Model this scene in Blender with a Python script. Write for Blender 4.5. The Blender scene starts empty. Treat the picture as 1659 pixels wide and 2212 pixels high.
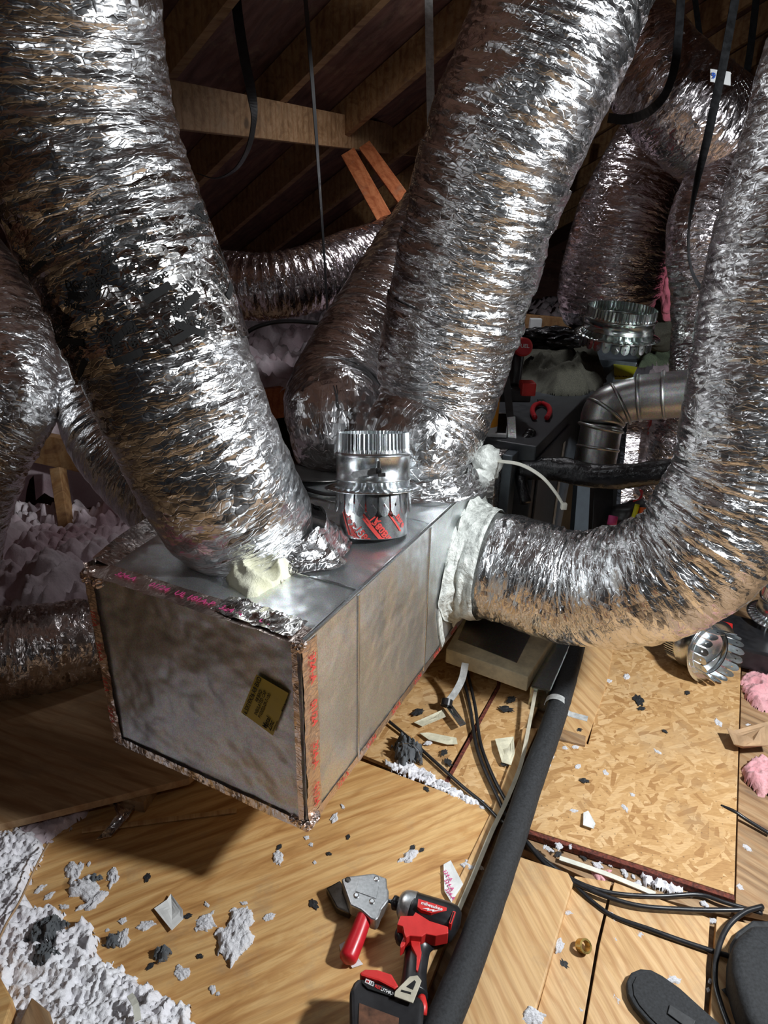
import bpy, bmesh, math, random
import numpy as np
from mathutils import Vector, Matrix, noise as mnoise

random.seed(7)
S = bpy.context.scene
COL = S.collection
# ---------------------------------------------------------------- camera
F = 1409.4; PT = math.radians(23.3); RL = math.radians(-1.13); CH = 1.22
cd = bpy.data.cameras.new('camera'); cam = bpy.data.objects.new('camera', cd); COL.objects.link(cam)
cd.sensor_fit = 'HORIZONTAL'; cd.sensor_width = 36.0; cd.lens = F / 1659.0 * 36.0
cd.clip_start = 0.02; cd.clip_end = 60
cam.matrix_world = (Matrix.Translation((0, 0, CH)) @ Matrix.Rotation(math.pi / 2 - PT, 4, 'X')
                    @ Matrix.Rotation(-RL, 4, 'Z'))
S.camera = cam
# ---------------------------------------------------------------- world, lamps, exposure
W = bpy.data.worlds.new('world'); S.world = W; W.use_nodes = True
W.node_tree.nodes['Background'].inputs[0].default_value = (0.55, 0.62, 0.75, 1)
W.node_tree.nodes['Background'].inputs[1].default_value = 0.014
def area(name, loc, aim, size, power, color):
    l = bpy.data.lights.new(name, 'AREA'); l.shape = 'DISK'; l.size = size; l.energy = power; l.color = color
    o = bpy.data.objects.new(name, l); COL.objects.link(o); o.location = loc
    o.rotation_euler = (Vector(aim) - Vector(loc)).to_track_quat('-Z', 'Y').to_euler()
    return o
area('work_light', (1.28, 0.62, 1.37), (0.1, 1.4, 0.3), 0.14, 44, (0.93, 0.97, 1.0))
area('work_light_far', (0.45, 2.9, 2.12), (-0.1, 3.3, 0.0), 0.2, 6, (0.95, 0.96, 1.0)).data.spread = 2.0
area('camera_side_fill', (-0.35, -0.25, 1.75), (-0.1, 2.2, 0.6), 0.12, 1.3, (0.95, 0.97, 1.0))  # unseen weak fill from behind the camera, no known fixture
S.view_settings.view_transform = 'Standard'; S.view_settings.look = 'None'
S.view_settings.gamma = 1; S.view_settings.exposure = 0.0; S.view_settings.use_curve_mapping = False

# ---------------------------------------------------------------- pixel -> place helpers
V3 = lambda *a: np.array(a, float)
def ray(px, py):
    u = px - 829.5; v = py - 1106
    c, s = math.cos(RL), math.sin(RL)
    x = (u * c + v * s) / F; y = -(-u * s + v * c) / F
    c, s = math.cos(PT), math.sin(PT)
    return V3(x, c + y * s, -s + y * c)
O = V3(0, 0, CH)
def fl(px, py, z=0.0):
    d = ray(px, py); return O + d * ((z - CH) / d[2])
def dp(px, py, t): return O + ray(px, py) * t
YAW = math.radians(26.5)
DV = V3(math.sin(YAW), math.cos(YAW), 0); WV = V3(math.cos(YAW), -math.sin(YAW), 0); ZV = V3(0, 0, 1)
C0 = V3(-0.129, 0.892, 0.185)
def BL(a, b, c): return C0 + a * WV + b * DV + c * ZV
def onplane(px, py, P0, n):
    r = ray(px, py); return O + r * (np.dot(P0 - O, n) / np.dot(r, n))
def unit(v): return v / (np.linalg.norm(v) + 1e-12)

# ---------------------------------------------------------------- object helpers
def tag(o, label=None, cat=None, group=None, kind=None):
    if label: o['label'] = label
    if cat: o['category'] = cat
    if group: o['group'] = group
    if kind: o['kind'] = kind
    return o
def thing(name, label, cat, loc=(0, 0, 0), group=None):
    o = bpy.data.objects.new(name, None); COL.objects.link(o); o.location = tuple(loc)
    o.empty_display_size = 0.05
    return tag(o, label, cat, group)
def mk(name, verts, faces, mat, parent=None, smooth=False, uvs=None, label=None, cat=None, group=None, kind=None, origin=None):
    verts = np.asarray(verts, float)
    if parent is not None:
        p = parent; off = np.zeros(3)
        while p is not None: off = off + np.array(p.location); p = p.parent
        verts = verts - off
        loc = (0, 0, 0)
    else:
        loc = np.array(origin, float) if origin is not None else np.array([verts[:, 0].mean(), verts[:, 1].mean(), verts[:, 2].min()])
        verts = verts - loc
    me = bpy.data.meshes.new(name)
    me.from_pydata([tuple(v) for v in verts], [], [tuple(int(i) for i in f) for f in faces])
    if uvs is None and mat is not None and mat.get('foil'): uvs = np.stack([verts[:, 0] + .7 * verts[:, 1], verts[:, 2] + .4 * verts[:, 1]], 1)
    if uvs is not None:
        ul = me.uv_layers.new(name='UVMap')
        uvs = np.asarray(uvs, np.float32)
        if len(uvs) == len(verts):
            li = np.zeros(len(me.loops), np.int32); me.loops.foreach_get('vertex_index', li)
            uvs = uvs[li]
        ul.data.foreach_set('uv', uvs.ravel())
    if smooth: me.polygons.foreach_set('use_smooth', [True] * len(me.polygons))
    if mat is not None: me.materials.append(mat)
    me.update()
    o = bpy.data.objects.new(name, me); COL.objects.link(o); o.location = tuple(loc)
    if parent is not None: o.parent = parent
    return tag(o, label, cat, group, kind)
def join(*parts):
    vs = []; fs = []; n = 0
    for v, f in parts:
        v = np.asarray(v, float); vs.append(v); fs += [tuple(i + n for i in q) for q in f]; n += len(v)
    return np.concatenate(vs), fs
def bevelled(v, f, off, seg=2):
    bm = bmesh.new(); vv = [bm.verts.new(tuple(p)) for p in v]
    for q in f: bm.faces.new([vv[i] for i in q])
    bmesh.ops.recalc_face_normals(bm, faces=bm.faces)
    bmesh.ops.bevel(bm, geom=[e for e in bm.edges if e.calc_face_angle(0) > 0.35], offset=off, segments=seg, profile=0.6, affect='EDGES')
    bm.verts.index_update()
    V = np.array([tuple(x.co) for x in bm.verts]); Fc = [tuple(x.index for x in q.verts) for q in bm.faces]
    bm.free(); return V, Fc
def prism(poly, z0, z1, bevel=0.0, up=ZV, seg=2):
    """poly: list of 3D points (top outline); extruded by z along up from z0 to z1 relative to the points"""
    P = np.array(poly, float); n = len(P)
    v = np.concatenate([P + up * z0, P + up * z1])
    f = [tuple(range(n))[::-1], tuple(range(n, 2 * n))] + [(i, (i + 1) % n, n + (i + 1) % n, n + i) for i in range(n)]
    a = 0
    for i in range(n): a += np.dot(np.cross(P[i] - P[0], P[(i + 1) % n] - P[0]), up)
    if a < 0: f = [q[::-1] for q in f]
    return bevelled(v, f, bevel, seg) if bevel > 0 else (v, f)
def slab(pxs, ztop, thick, bevel=0.0):
    return prism([fl(x, y, ztop) for x, y in pxs], -thick, 0, bevel)
def box(c, ax, ay, az, bevel=0.0):
    c = np.array(c, float)
    P = [c - ax - ay - az, c + ax - ay - az, c + ax + ay - az, c - ax + ay - az]
    return prism(P, 0, 2 * np.linalg.norm(az), bevel, up=unit(az))
def beam(p0, p1, w, h, side=None, bevel=0.002):
    p0 = np.array(p0); p1 = np.array(p1); d = unit(p1 - p0)
    s = unit(np.cross(d, ZV)) if side is None else unit(side - np.dot(side, d) * d)
    u = np.cross(s, d)
    if u[2] < 0: u = -u
    c = (p0 + p1) / 2
    return box(c, d * np.linalg.norm(p1 - p0) / 2, s * w / 2, u * h / 2, bevel)
def catmull(P, step):
    P = np.array(P, float)
    if len(P) == 2: P = np.array([P[0], (P[0] + P[1]) / 2, P[1]])
    A = np.concatenate([[2 * P[0] - P[1]], P, [2 * P[-1] - P[-2]]]); out = []
    for i in range(1, len(A) - 2):
        p0, p1, p2, p3 = A[i - 1], A[i], A[i + 1], A[i + 2]
        for k in range(24):
            t = k / 24
            out.append(.5 * ((2 * p1) + (-p0 + p2) * t + (2 * p0 - 5 * p1 + 4 * p2 - p3) * t * t + (-p0 + 3 * p1 - 3 * p2 + p3) * t ** 3))
    out.append(P[-1]); out = np.array(out)
    L = np.concatenate([[0], np.cumsum(np.linalg.norm(np.diff(out[:, :3], axis=0), axis=1))])
    n = max(3, int(L[-1] / step) + 1); s = np.linspace(0, L[-1], n)
    return np.array([np.interp(s, L, out[:, k]) for k in range(out.shape[1])]).T, s
def frames(C):
    T = np.gradient(C, axis=0); T /= np.linalg.norm(T, axis=1)[:, None]
    n0 = np.cross(T[0], ZV)
    if np.linalg.norm(n0) < .05: n0 = np.cross(T[0], V3(0, 1, 0))
    N = [unit(n0)]
    for i in range(1, len(C)):
        a = N[-1] - np.dot(N[-1], T[i]) * T[i]; N.append(unit(a))
    N = np.array(N); B = np.cross(T, N)
    return T, N, B
def tube(P, r, step=0.01, n=16, cap=True, sq=1.0, rfun=None):
    """P: points (x,y,z) or (x,y,z,r)"""
    P = [list(p) + [r] if len(p) == 3 else list(p) for p in P]
    C, s = catmull(P, step); R = C[:, 3]; C = C[:, :3]
    T, N, B = frames(C); m = len(C)
    a = np.linspace(0, 2 * np.pi, n, endpoint=False)
    RR = np.repeat(R[:, None], n, 1)
    if rfun is not None: RR = RR + rfun(s, a)
    v = C[:, None] + RR[..., None] * (np.cos(a)[None, :, None] * N[:, None] + sq * np.sin(a)[None, :, None] * B[:, None])
    v = v.reshape(-1, 3)
    f = [(i * n + j, i * n + (j + 1) % n, (i + 1) * n + (j + 1) % n, (i + 1) * n + j) for i in range(m - 1) for j in range(n)]
    if cap: f += [tuple(range(n))[::-1], tuple(range((m - 1) * n, m * n))]
    return v, f
def lathe(base, ax, prof, n=48, rmod=None):
    """prof: list of (r, h) along the axis; open surface of revolution"""
    ax = unit(np.array(ax, float)); e = unit(np.cross(ax, V3(0.3, 1, 0.2))); g = np.cross(ax, e)
    a = np.linspace(0, 2 * np.pi, n, endpoint=False); v = []
    for k, (r, h) in enumerate(prof):
        rr = np.full(n, r) if rmod is None else r + rmod(a, r, h)
        v.append(base + ax * h + rr[:, None] * (np.cos(a)[:, None] * e + np.sin(a)[:, None] * g))
    m = len(prof)
    f = [(i * n + j, i * n + (j + 1) % n, (i + 1) * n + (j + 1) % n, (i + 1) * n + j) for i in range(m - 1) for j in range(n)]
    return np.concatenate(v), f
def ribbon(P, side, w, th=0.0015, step=0.01):
    """flat strap; side: vector or list of vectors per point"""
    P = np.array(P, float)
    sd = np.array(side, float) if np.ndim(side) == 2 else np.repeat([side], len(P), 0)
    C, s = catmull(np.concatenate([P, sd], 1), step)
    sdv = C[:, 3:]; C = C[:, :3]; T = np.gradient(C, axis=0); T /= np.linalg.norm(T, axis=1)[:, None]
    sv = sdv - (sdv * T).sum(1)[:, None] * T; sv /= np.linalg.norm(sv, axis=1)[:, None]
    u = np.cross(T, sv); v = []
    for x, y in ((-1, -1), (1, -1), (1, 1), (-1, 1)): v.append(C + sv * x * w / 2 + u * y * th / 2)
    v = np.stack(v, 1).reshape(-1, 3); m = len(C)
    f = [(i * 4 + j, i * 4 + (j + 1) % 4, (i + 1) * 4 + (j + 1) % 4, (i + 1) * 4 + j) for i in range(m - 1) for j in range(4)]
    f += [(3, 2, 1, 0), tuple(range((m - 1) * 4, m * 4))]
    return v, f
def lat(seed, nu, nv, u, v, per=True, smooth=True):
    """lattice noise, u in [0,1) periodic with nu cells, v in cells"""
    rg = np.random.RandomState(seed); G = rg.rand(nu, 4096) * 2 - 1
    x = u * nu; y = (v % 4000) + 2
    i = np.floor(x).astype(int); j = np.floor(y).astype(int); fx = x - i; fy = y - j
    if smooth: fx = fx * fx * (3 - 2 * fx); fy = fy * fy * (3 - 2 * fy)
    i0 = i % nu; i1 = (i + 1) % nu; j0 = j % 4096; j1 = (j + 1) % 4096
    return (G[i0, j0] * (1 - fx) + G[i1, j0] * fx) * (1 - fy) + (G[i0, j1] * (1 - fx) + G[i1, j1] * fx) * fy
def noise2(x, y, f, seed, smooth=True):
    rg = np.random.RandomState(seed); G = rg.rand(512, 512) * 2 - 1
    x = x * f + 137.3; y = y * f + 91.7
    i = np.floor(x).astype(int); j = np.floor(y).astype(int); fx = x - i; fy = y - j
    if smooth: fx = fx * fx * (3 - 2 * fx); fy = fy * fy * (3 - 2 * fy)
    g = lambda a, b: G[a % 512, b % 512]
    return (g(i, j) * (1 - fx) + g(i + 1, j) * fx) * (1 - fy) + (g(i, j + 1) * (1 - fx) + g(i + 1, j + 1) * fx) * fy

# ---------------------------------------------------------------- material helpers
class NT:
    def __init__(s, name):
        s.m = bpy.data.materials.new(name); s.m.use_nodes = True; s.t = s.m.node_tree; s.N = s.t.nodes; s.L = s.t.links
        s.b = s.N['Principled BSDF']
    def n(s, typ, ins=None, **kw):
        q = s.N.new(typ)
        for k, v in kw.items(): setattr(q, k, v)
        for k, v in (ins or {}).items():
            if isinstance(v, bpy.types.NodeSocket): s.L.new(v, q.inputs[k])
            else: q.inputs[k].default_value = v
        return q
    def ramp(s, fac, stops):
        q = s.n('ShaderNodeValToRGB', {'Fac': fac}); e = q.color_ramp.elements
        while len(e) < len(stops): e.new(0.5)
        for x, (p, c) in zip(e, stops): x.position = p; x.color = (*c, 1) if len(c) == 3 else c
        return q.outputs['Color']
    def math(s, op, a, b=0.0): return s.n('ShaderNodeMath', {0: a, 1: b}, operation=op).outputs[0]
    def vm(s, op, a, b=None, scale=None):
        i = {0: a}
        if b is not None: i[1] = b
        if scale is not None: i['Scale'] = scale
        return s.n('ShaderNodeVectorMath', i, operation=op).outputs[0]
    def mix(s, f, a, b, typ='MIX'):
        q = s.n('ShaderNodeMix', {0: f, 6: a, 7: b}, data_type='RGBA', blend_type=typ); return q.outputs[2]
    def noise(s, vec, scale, detail=3, rough=.5, dist=0.0):
        return s.n('ShaderNodeTexNoise', {'Vector': vec, 'Scale': scale, 'Detail': detail, 'Roughness': rough, 'Distortion': dist})
    def bump(s, h, strength=.5, dist=.001, normal=None):
        i = {'Height': h, 'Strength': strength, 'Distance': dist}
        if normal is not None: i['Normal'] = normal
        return s.n('ShaderNodeBump', i).outputs[0]
    def set(s, **k):
        for a, v in k.items():
            a = a.replace('_', ' ')
            if isinstance(v, bpy.types.NodeSocket): s.L.new(v, s.b.inputs[a])
            else: s.b.inputs[a].default_value = v
        return s.m
def c4(c): return (*c, 1)
def plain(name, col, rough=.5, metal=0.0, nscale=60, namp=.12, bump=.15, dist=.0006):
    t = NT(name); co = t.n('ShaderNodeTexCoord').outputs['Object']; nz = t.noise(co, nscale, 4, .6)
    dk = tuple(x * (1 - namp * 2) for x in col); lt = tuple(min(1, x * (1 + namp)) for x in col)
    t.set(Base_Color=t.ramp(nz.outputs['Fac'], [(.3, dk), (.7, lt)]), Metallic=metal,
          Roughness=t.math('ADD', t.math('MULTIPLY', nz.outputs['Fac'], .2), rough - .1), Normal=t.bump(nz.outputs['Fac'], bump, dist))
    return t.m
def foil(name, col=(.86, .86, .87), a1=.35, a2=.35, s1=(26, 95), s2=(110, 230), rough=.17, grid=False, big=.0):
    """crumpled foil: facets tilt the surface normal; UV is in metres (around, along)"""
    t = NT(name); t.m['foil'] = 1; uv = t.n('ShaderNodeUVMap').outputs[0]
    wn = t.noise(uv, 14, 3, .6).outputs['Color']
    w = t.vm('ADD', uv, t.vm('SCALE', t.vm('SUBTRACT', wn, (.5, .5, .5)), scale=.03))
    def facets(sc, amt, mask):
        m = t.n('ShaderNodeMapping', {'Vector': w, 'Scale': (sc[0], sc[1], 1)}).outputs[0]
        c = t.n('ShaderNodeTexVoronoi', {'Vector': m, 'Scale': 1.0, 'Randomness': 1.0}, voronoi_dimensions='2D').outputs['Color']
        v = t.vm('SCALE', t.vm('SUBTRACT', c, (.5, .5, .5)), scale=t.math('MULTIPLY', mask, amt * 2))
        return v
    mk1 = t.ramp(t.noise(uv, 7, 2).outputs['Fac'], [(.3, (.35,) * 3), (.65, (1.1,) * 3)])
    mk2 = t.ramp(t.noise(uv, 19, 2).outputs['Fac'], [(.35, (.15,) * 3), (.65, (1.2,) * 3)])
    nn = t.n('ShaderNodeNewGeometry').outputs['Normal']
    nn = t.vm('ADD', nn, facets(s1, a1, mk1)); nn = t.vm('ADD', nn, facets(s2, a2, mk2))
    nn = t.vm('NORMALIZE', nn)
    m = t.n('ShaderNodeMapping', {'Vector': w, 'Scale': (.35, 1, 1)}).outputs[0]
    h = t.n('ShaderNodeTexVoronoi', {'Vector': m, 'Scale': 130.0}, voronoi_dimensions='2D', feature='DISTANCE_TO_EDGE').outputs['Distance']
    h = t.math('MINIMUM', h, .12)
    if grid:
        g = t.n('ShaderNodeMapping', {'Vector': uv, 'Rotation': (0, 0, .5), 'Scale': (75, 75, 75)}).outputs[0]
        sx = t.n('ShaderNodeSeparateXYZ', {0: g})
        for k in (0, 1):
            l = t.math('GREATER_THAN', t.math('FRACT', sx.outputs[k]), .93)
            h = t.math('ADD', h, t.math('MULTIPLY', l, .06))
    bmp = t.bump(h, .6, .004, nn)
    dirt = t.noise(uv, 5, 4, .6).outputs['Fac']
    t.set(Base_Color=t.ramp(dirt, [(.3, tuple(x * .8 for x in col)), (.6, col)]), Metallic=1.0,
          Roughness=t.math('ADD', t.math('MULTIPLY', t.noise(uv, 60, 2).outputs['Fac'], .16), rough - .08), Normal=bmp)
    return t.m
def galv(name, col=(.66, .69, .70), rough=.28, scale=1.0, wav=.25):
    t = NT(name); co = t.n('ShaderNodeTexCoord').outputs['Object']
    sp = t.n('ShaderNodeTexVoronoi', {'Vector': co, 'Scale': 260.0 * scale}).outputs['Color']
    g = t.noise(co, 420 * scale, 2, .6).outputs['Fac']
    big = t.noise(co, 5, 3, .55).outputs['Fac']
    base = t.mix(.25, t.ramp(g, [(.3, tuple(x * .75 for x in col)), (.7, tuple(min(1, x * 1.1) for x in col))]), sp, 'SOFT_LIGHT')
    r = t.math('ADD', t.math('MULTIPLY', big, .22), rough - .1)
    t.set(Base_Color=base, Metallic=1.0, Roughness=r, Normal=t.bump(t.math('ADD', t.math('MULTIPLY', big, wav * 20), t.math('MULTIPLY', g, .06)), .35, .004))
    return t.m
def wood(name, c0, c1, c2, rot=0.0, sc=1.0, rough=.6, knots=True, stretch=9.0):
    t = NT(name); co = t.n('ShaderNodeTexCoord').outputs['Object']
    r = t.n('ShaderNodeMapping', {'Vector': co, 'Rotation': (0, 0, rot)}).outputs[0]
    m = t.n('ShaderNodeMapping', {'Vector': r, 'Scale': (1.3 * sc, stretch * sc, stretch * sc)}).outputs[0]
    a = t.noise(m, 2.2, 5, .62, 1.4).outputs['Fac']
    m2 = t.n('ShaderNodeMapping', {'Vector': r, 'Scale': (6 * sc, 150 * sc, 60 * sc)}).outputs[0]
    fgr = t.noise(m2, 1.0, 3, .7).outputs['Fac']
    col = t.ramp(a, [(.34, c0), (.47, c1), (.58, c2), (.7, c1), (.8, c0)])
    wv = t.n('ShaderNodeTexWave', {'Vector': t.n('ShaderNodeMapping', {'Vector': r, 'Scale': (1.0, 3.2, 1.0)}).outputs[0], 'Scale': 3.2 * sc, 'Distortion': 9.0, 'Detail': 3.0, 'Detail Scale': .9, 'Detail Roughness': .6}, bands_direction='Y')
    col = t.mix(.55, col, t.ramp(wv.outputs['Fac'], [(.0, (.70, .52, .36)), (.35, (.97, .92, .85)), (1, (1.06, 1.04, 1.0))]), 'MULTIPLY')
    col = t.mix(.5, col, t.ramp(fgr, [(.3, (.62, .56, .5)), (.6, (1, 1, 1))]), 'MULTIPLY')
    if knots:
        k = t.n('ShaderNodeTexVoronoi', {'Vector': t.vm('ADD', r, t.vm('SCALE', t.noise(r, 14).outputs['Color'], scale=.04)), 'Scale': 4.5 * sc}).outputs['Distance']
        col = t.mix(t.ramp(k, [(.045, (1, 1, 1)), (.09, (0, 0, 0))]), col, c4(tuple(x * .45 for x in c0)))
    dirt = t.noise(co, 9, 6, .7).outputs['Fac']
    col = t.mix(t.ramp(dirt, [(.55, (0, 0, 0)), (.75, (.55,) * 3)]), col, c4((.30, .22, .14)))
    t.set(Base_Color=col, Roughness=rough, Normal=t.bump(fgr, .3, .0008))
    return t.m
def osb(name):
    t = NT(name); co = t.n('ShaderNodeTexCoord').outputs['Object']
    col = None; hh = None
    for k, (ang, s) in enumerate(((.3, 1), (1.25, 1.1), (2.1, .9), (2.75, 1.2))):
        wv = t.vm('ADD', co, t.vm('SCALE', t.noise(co, 20 + k * 3, 2).outputs['Color'], scale=.006))
        m0 = t.n('ShaderNodeMapping', {'Vector': wv, 'Rotation': (0, 0, ang)}).outputs[0]
        m = t.n('ShaderNodeMapping', {'Vector': m0, 'Scale': (14 * s, 75 * s, 1), 'Location': (k * 3.3, k, 0)}).outputs[0]
        vo = t.n('ShaderNodeTexVoronoi', {'Vector': m, 'Scale': 1.0}, voronoi_dimensions='2D')
        v = t.n('ShaderNodeSeparateColor', {0: vo.outputs['Color']}).outputs[0]
        c = t.ramp(v, [(0, (.40, .21, .075)), (.35, (.54, .32, .13)), (.7, (.61, .38, .17)), (1, (.70, .47, .24))])
        if col is None: col = c
        else:
            pick = t.math('GREATER_THAN', t.noise(co, 17 + 6 * k, 1).outputs['Fac'], .5)
            col = t.mix(pick, col, c)
    fg = t.noise(t.n('ShaderNodeMapping', {'Vector': co, 'Rotation': (0, 0, .9), 'Scale': (60, 500, 60)}).outputs[0], 1, 3, .7).outputs['Fac']
    col = t.mix(.6, col, t.ramp(fg, [(.3, (.6, .5, .4)), (.6, (1, 1, 1))]), 'MULTIPLY')
    d = t.n('ShaderNodeTexVoronoi', {'Vector': co, 'Scale': 60.0}).outputs['Distance']
    col = t.mix(t.ramp(d, [(.07, (.8,) * 3), (.11, (0, 0, 0))]), col, c4((.16, .09, .04)))
    big = t.noise(co, 6, 5, .65).outputs['Fac']
    col = t.mix(t.ramp(big, [(.5, (0, 0, 0)), (.75, (.45,) * 3)]), col, c4((.36, .27, .17)))
    t.set(Base_Color=col, Roughness=.62, Normal=t.bump(fg, .25, .0008))
    return t.m
def fluffy(name, stops, scale=30, rough=.95):
    t = NT(name); co = t.n('ShaderNodeTexCoord').outputs['Object']
    a = t.noise(co, scale * .25, 4, .6).outputs['Fac']; b = t.noise(co, scale * 7, 4, .7).outputs['Fac']
    col = t.mix(.3, t.ramp(a, stops), t.ramp(b, [(.3, (.66, .64, .66)), (.55, (1, 1, 1))]), 'MULTIPLY')
    t.set(Base_Color=col, Roughness=rough, Normal=t.bump(b, .6, .004 if scale > 5 else .02))
    t.b.inputs['Sheen Weight'].default_value = .2
    return t.m

M = {}
M['foil'] = foil('crumpled_foil', a1=.2, a2=.2, s1=(13, 95), s2=(70, 230), rough=.24)
M['foil_scrim'] = foil('scrim_foil', a1=.2, a2=.2, s1=(13, 95), s2=(70, 230), rough=.24, grid=True)
M['foil_fine'] = foil('fine_wrinkle_foil', a1=.22, a2=.2, s1=(9, 150), s2=(40, 260), rough=.22)
M['foil_dim'] = foil('smooth_scrim_foil', col=(.74, .68, .70), a1=.18, a2=.2, s1=(12, 160), s2=(60, 300), rough=.2, grid=True)
M['foil_tape'] = foil('shiny_tape_foil', col=(.97, .95, .93), a1=.36, a2=.2, s1=(32, 42), s2=(75, 110), rough=.15)
M['foil_old'] = foil('dull_foil', col=(.8, .74, .72), a1=.25, a2=.25, s1=(20, 80), s2=(90, 200), rough=.28)
M['galv'] = galv('galvanized_sheet', (.80, .83, .84), .40, 1.0, 1.1); M['galv_cap'] = galv('galvanized_end_cap', (.62, .63, .66), .42, 1.0, 1.3)
M['galv_bright'] = galv('new_galvanized_steel', (.80, .84, .86), .24, 1.0, .1)
M['galv_flue'] = galv('dull_flue_steel', (.42, .42, .41), .36, 1.0, .2)
M['galv_dark'] = galv('dark_galvanized_steel', (.45, .50, .48), .2, 1.0, .1)  # darker steel colour with a slight green cast
M['ply'] = wood('plywood', (.44, .225, .075), (.60, .345, .13), (.69, .44, .19), rot=-.45, sc=1.0)
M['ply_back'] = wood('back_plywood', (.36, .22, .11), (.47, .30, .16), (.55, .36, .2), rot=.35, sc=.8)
M['plank'] = wood('pine_plank', (.50, .30, .13), (.60, .38, .18), (.66, .44, .23), rot=1.25, sc=1.2, stretch=12)
M['plank2'] = wood('clear_pine', (.53, .32, .14), (.60, .38, .175), (.64, .42, .21), rot=1.25, sc=1.0, stretch=14, knots=False)
M['rafter'] = wood('rafter_wood', (.20, .10, .045), (.29, .16, .07), (.36, .21, .095), rot=2.5, sc=.8)
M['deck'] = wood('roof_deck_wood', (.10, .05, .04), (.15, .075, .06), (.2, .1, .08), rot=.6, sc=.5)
M['beamw'] = wood('purlin_wood', (.26, .15, .075), (.36, .22, .11), (.43, .27, .15), rot=0, sc=.8)
M['redwood'] = wood('reddish_brace_wood', (.36, .10, .035), (.48, .15, .055), (.56, .2, .08), rot=1.0, sc=1.2, knots=False)
M['redsaw'] = plain('red_stained_sawn_edge', (.16, .035, .02), .8, 0, 140, .4, .8, .003)
M['osb'] = osb('oriented_strand_board')
M['sub'] = wood('stained_subfloor', (.20, .13, .08), (.34, .22, .12), (.44, .29, .16), rot=.8, sc=1)
M['fluff'] = fluffy('white_blown_insulation', [(.22, (.55, .50, .54)), (.40, (.84, .82, .86)), (.7, (.92, .92, .95))])
M['fluff_small'] = fluffy('white_insulation_crumb', [(.2, (.7, .66, .7)), (.4, (.88, .87, .9)), (.7, (.93, .93, .95))], 1.2)
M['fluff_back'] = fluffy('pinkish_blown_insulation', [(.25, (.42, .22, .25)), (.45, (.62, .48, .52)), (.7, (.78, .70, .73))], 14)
M['pinkf'] = fluffy('pink_fibreglass', [(.3, (.66, .27, .30)), (.6, (.80, .44, .46)), (.8, (.85, .6, .6))])
M['pink_deep'] = fluffy('deep_pink_fibreglass', [(.3, (.55, .12, .18)), (.6, (.7, .2, .27)), (.8, (.75, .35, .4))])
M['creamf'] = fluffy('cream_fibreglass', [(.3, (.72, .70, .46)), (.6, (.86, .85, .66)), (.8, (.9, .89, .76))], 40)
M['darkf'] = fluffy('dark_lint', [(.3, (.05, .055, .06)), (.6, (.12, .13, .14)), (.8, (.2, .2, .21))])
M['black'] = plain('black_rubber', (.025, .026, .028), .55, 0, 90, .3, .3)
M['foam'] = plain('black_pipe_foam', (.022, .0235, .026), .8, 0, 220, .35, .5, .001)
M['blackp'] = plain('black_plastic', (.018, .018, .02), .32, 0, 50, .2, .15)
M['bag'] = plain('black_tape_wrap', (.012, .012, .014), .22, 0, 35, .2, .9, .006)
M['red'] = plain('red_plastic', (.60, .028, .025), .38, 0, 60, .06, .1)
M['redgrip'] = plain('red_rubber_grip', (.56, .015, .025), .35, 0, 60, .06, .1)
M['cast'] = plain('cast_aluminium', (.52, .53, .54), .38, .9, 150, .12, .3)
M['chrome'] = plain('chromed_steel', (.75, .75, .76), .2, 1, 80, .1, .1)
M['darksteel'] = plain('dark_steel', (.10, .095, .09), .35, .9, 80, .2, .2)
M['strap'] = plain('dark_strap', (.018, .019, .021), .5, 0, 60, .3, .2)
M['strapg'] = plain('grey_steel_strap', (.50, .51, .50), .45, .0, 60, .2, .2)
M['mastic'] = plain('white_mastic', (.62, .64, .60), .5, 0, 38, .22, 1.0, .012)
M['nylon'] = plain('cream_nylon', (.68, .67, .58), .4, 0, 40, .08, .05)
M['nylon_dim'] = plain('dusty_nylon', (.5, .46, .36), .5, 0, 40, .12, .05)
M['paper'] = plain('off_white_paper', (.72, .72, .70), .7, 0, 30, .08, .4, .002)
M['card'] = plain('cream_card_backing', (.66, .62, .46), .75, 0, 26, .16, .6, .003)
M['kraft'] = plain('brown_kraft_paper', (.42, .27, .15), .75, 0, 22, .14, .6, .004)
M['furn'] = plain('dark_grey_cabinet', (.040, .045, .052), .42, .0, 40, .16, .2)
M['furn2'] = plain('blue_grey_cabinet', (.13, .155, .18), .4, .3, 40, .12, .2)
M['doorm'] = plain('matt_blue_grey_paint', (.045, .055, .065), .95, 0, 40, .1, .05)
M['brownp'] = plain('brown_label', (.12, .05, .025), .5, 0, 70, .3, .1)
M['cloth'] = plain('dark_olive_cloth', (.062, .060, .044), .9, 0, 300, .3, .6, .001)
M['cloth2'] = plain('green_cloth', (.10, .13, .08), .9, 0, 300, .3, .6, .001)
M['yellow'] = plain('yellow_label', (.50, .38, .02), .45, 0, 40, .05, .05)
M['yellowb'] = plain('bright_yellow_card', (.78, .78, .02), .45, 0, 40, .05, .05)
M['ink'] = plain('black_ink', (.008, .008, .008), .9, 0, 40, .05, 0)
M['inkred'] = plain('red_ink', (.62, .06, .05), .5, 0, 40, .05, 0)
M['inkmag'] = plain('magenta_ink', (.6, .06, .22), .5, 0, 40, .05, 0)
M['inkblue'] = plain('blue_ink', (.03, .12, .6), .5, 0, 40, .05, 0)
M['white'] = plain('white_plastic', (.78, .79, .79), .35, 0, 40, .04, .05)
M['whiteink'] = plain('white_print', (.8, .8, .8), .5, 0, 40, .04, 0)
M['orange'] = plain('orange_label', (.75, .30, .02), .4, 0, 40, .06, .05)
M['orange2'] = plain('bright_orange_plastic', (.85, .13, .01), .4, 0, 40, .06, .05)
M['screen'] = plain('black_glass', (.006, .006, .007), .06, 0, 40, .05, 0)
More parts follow.
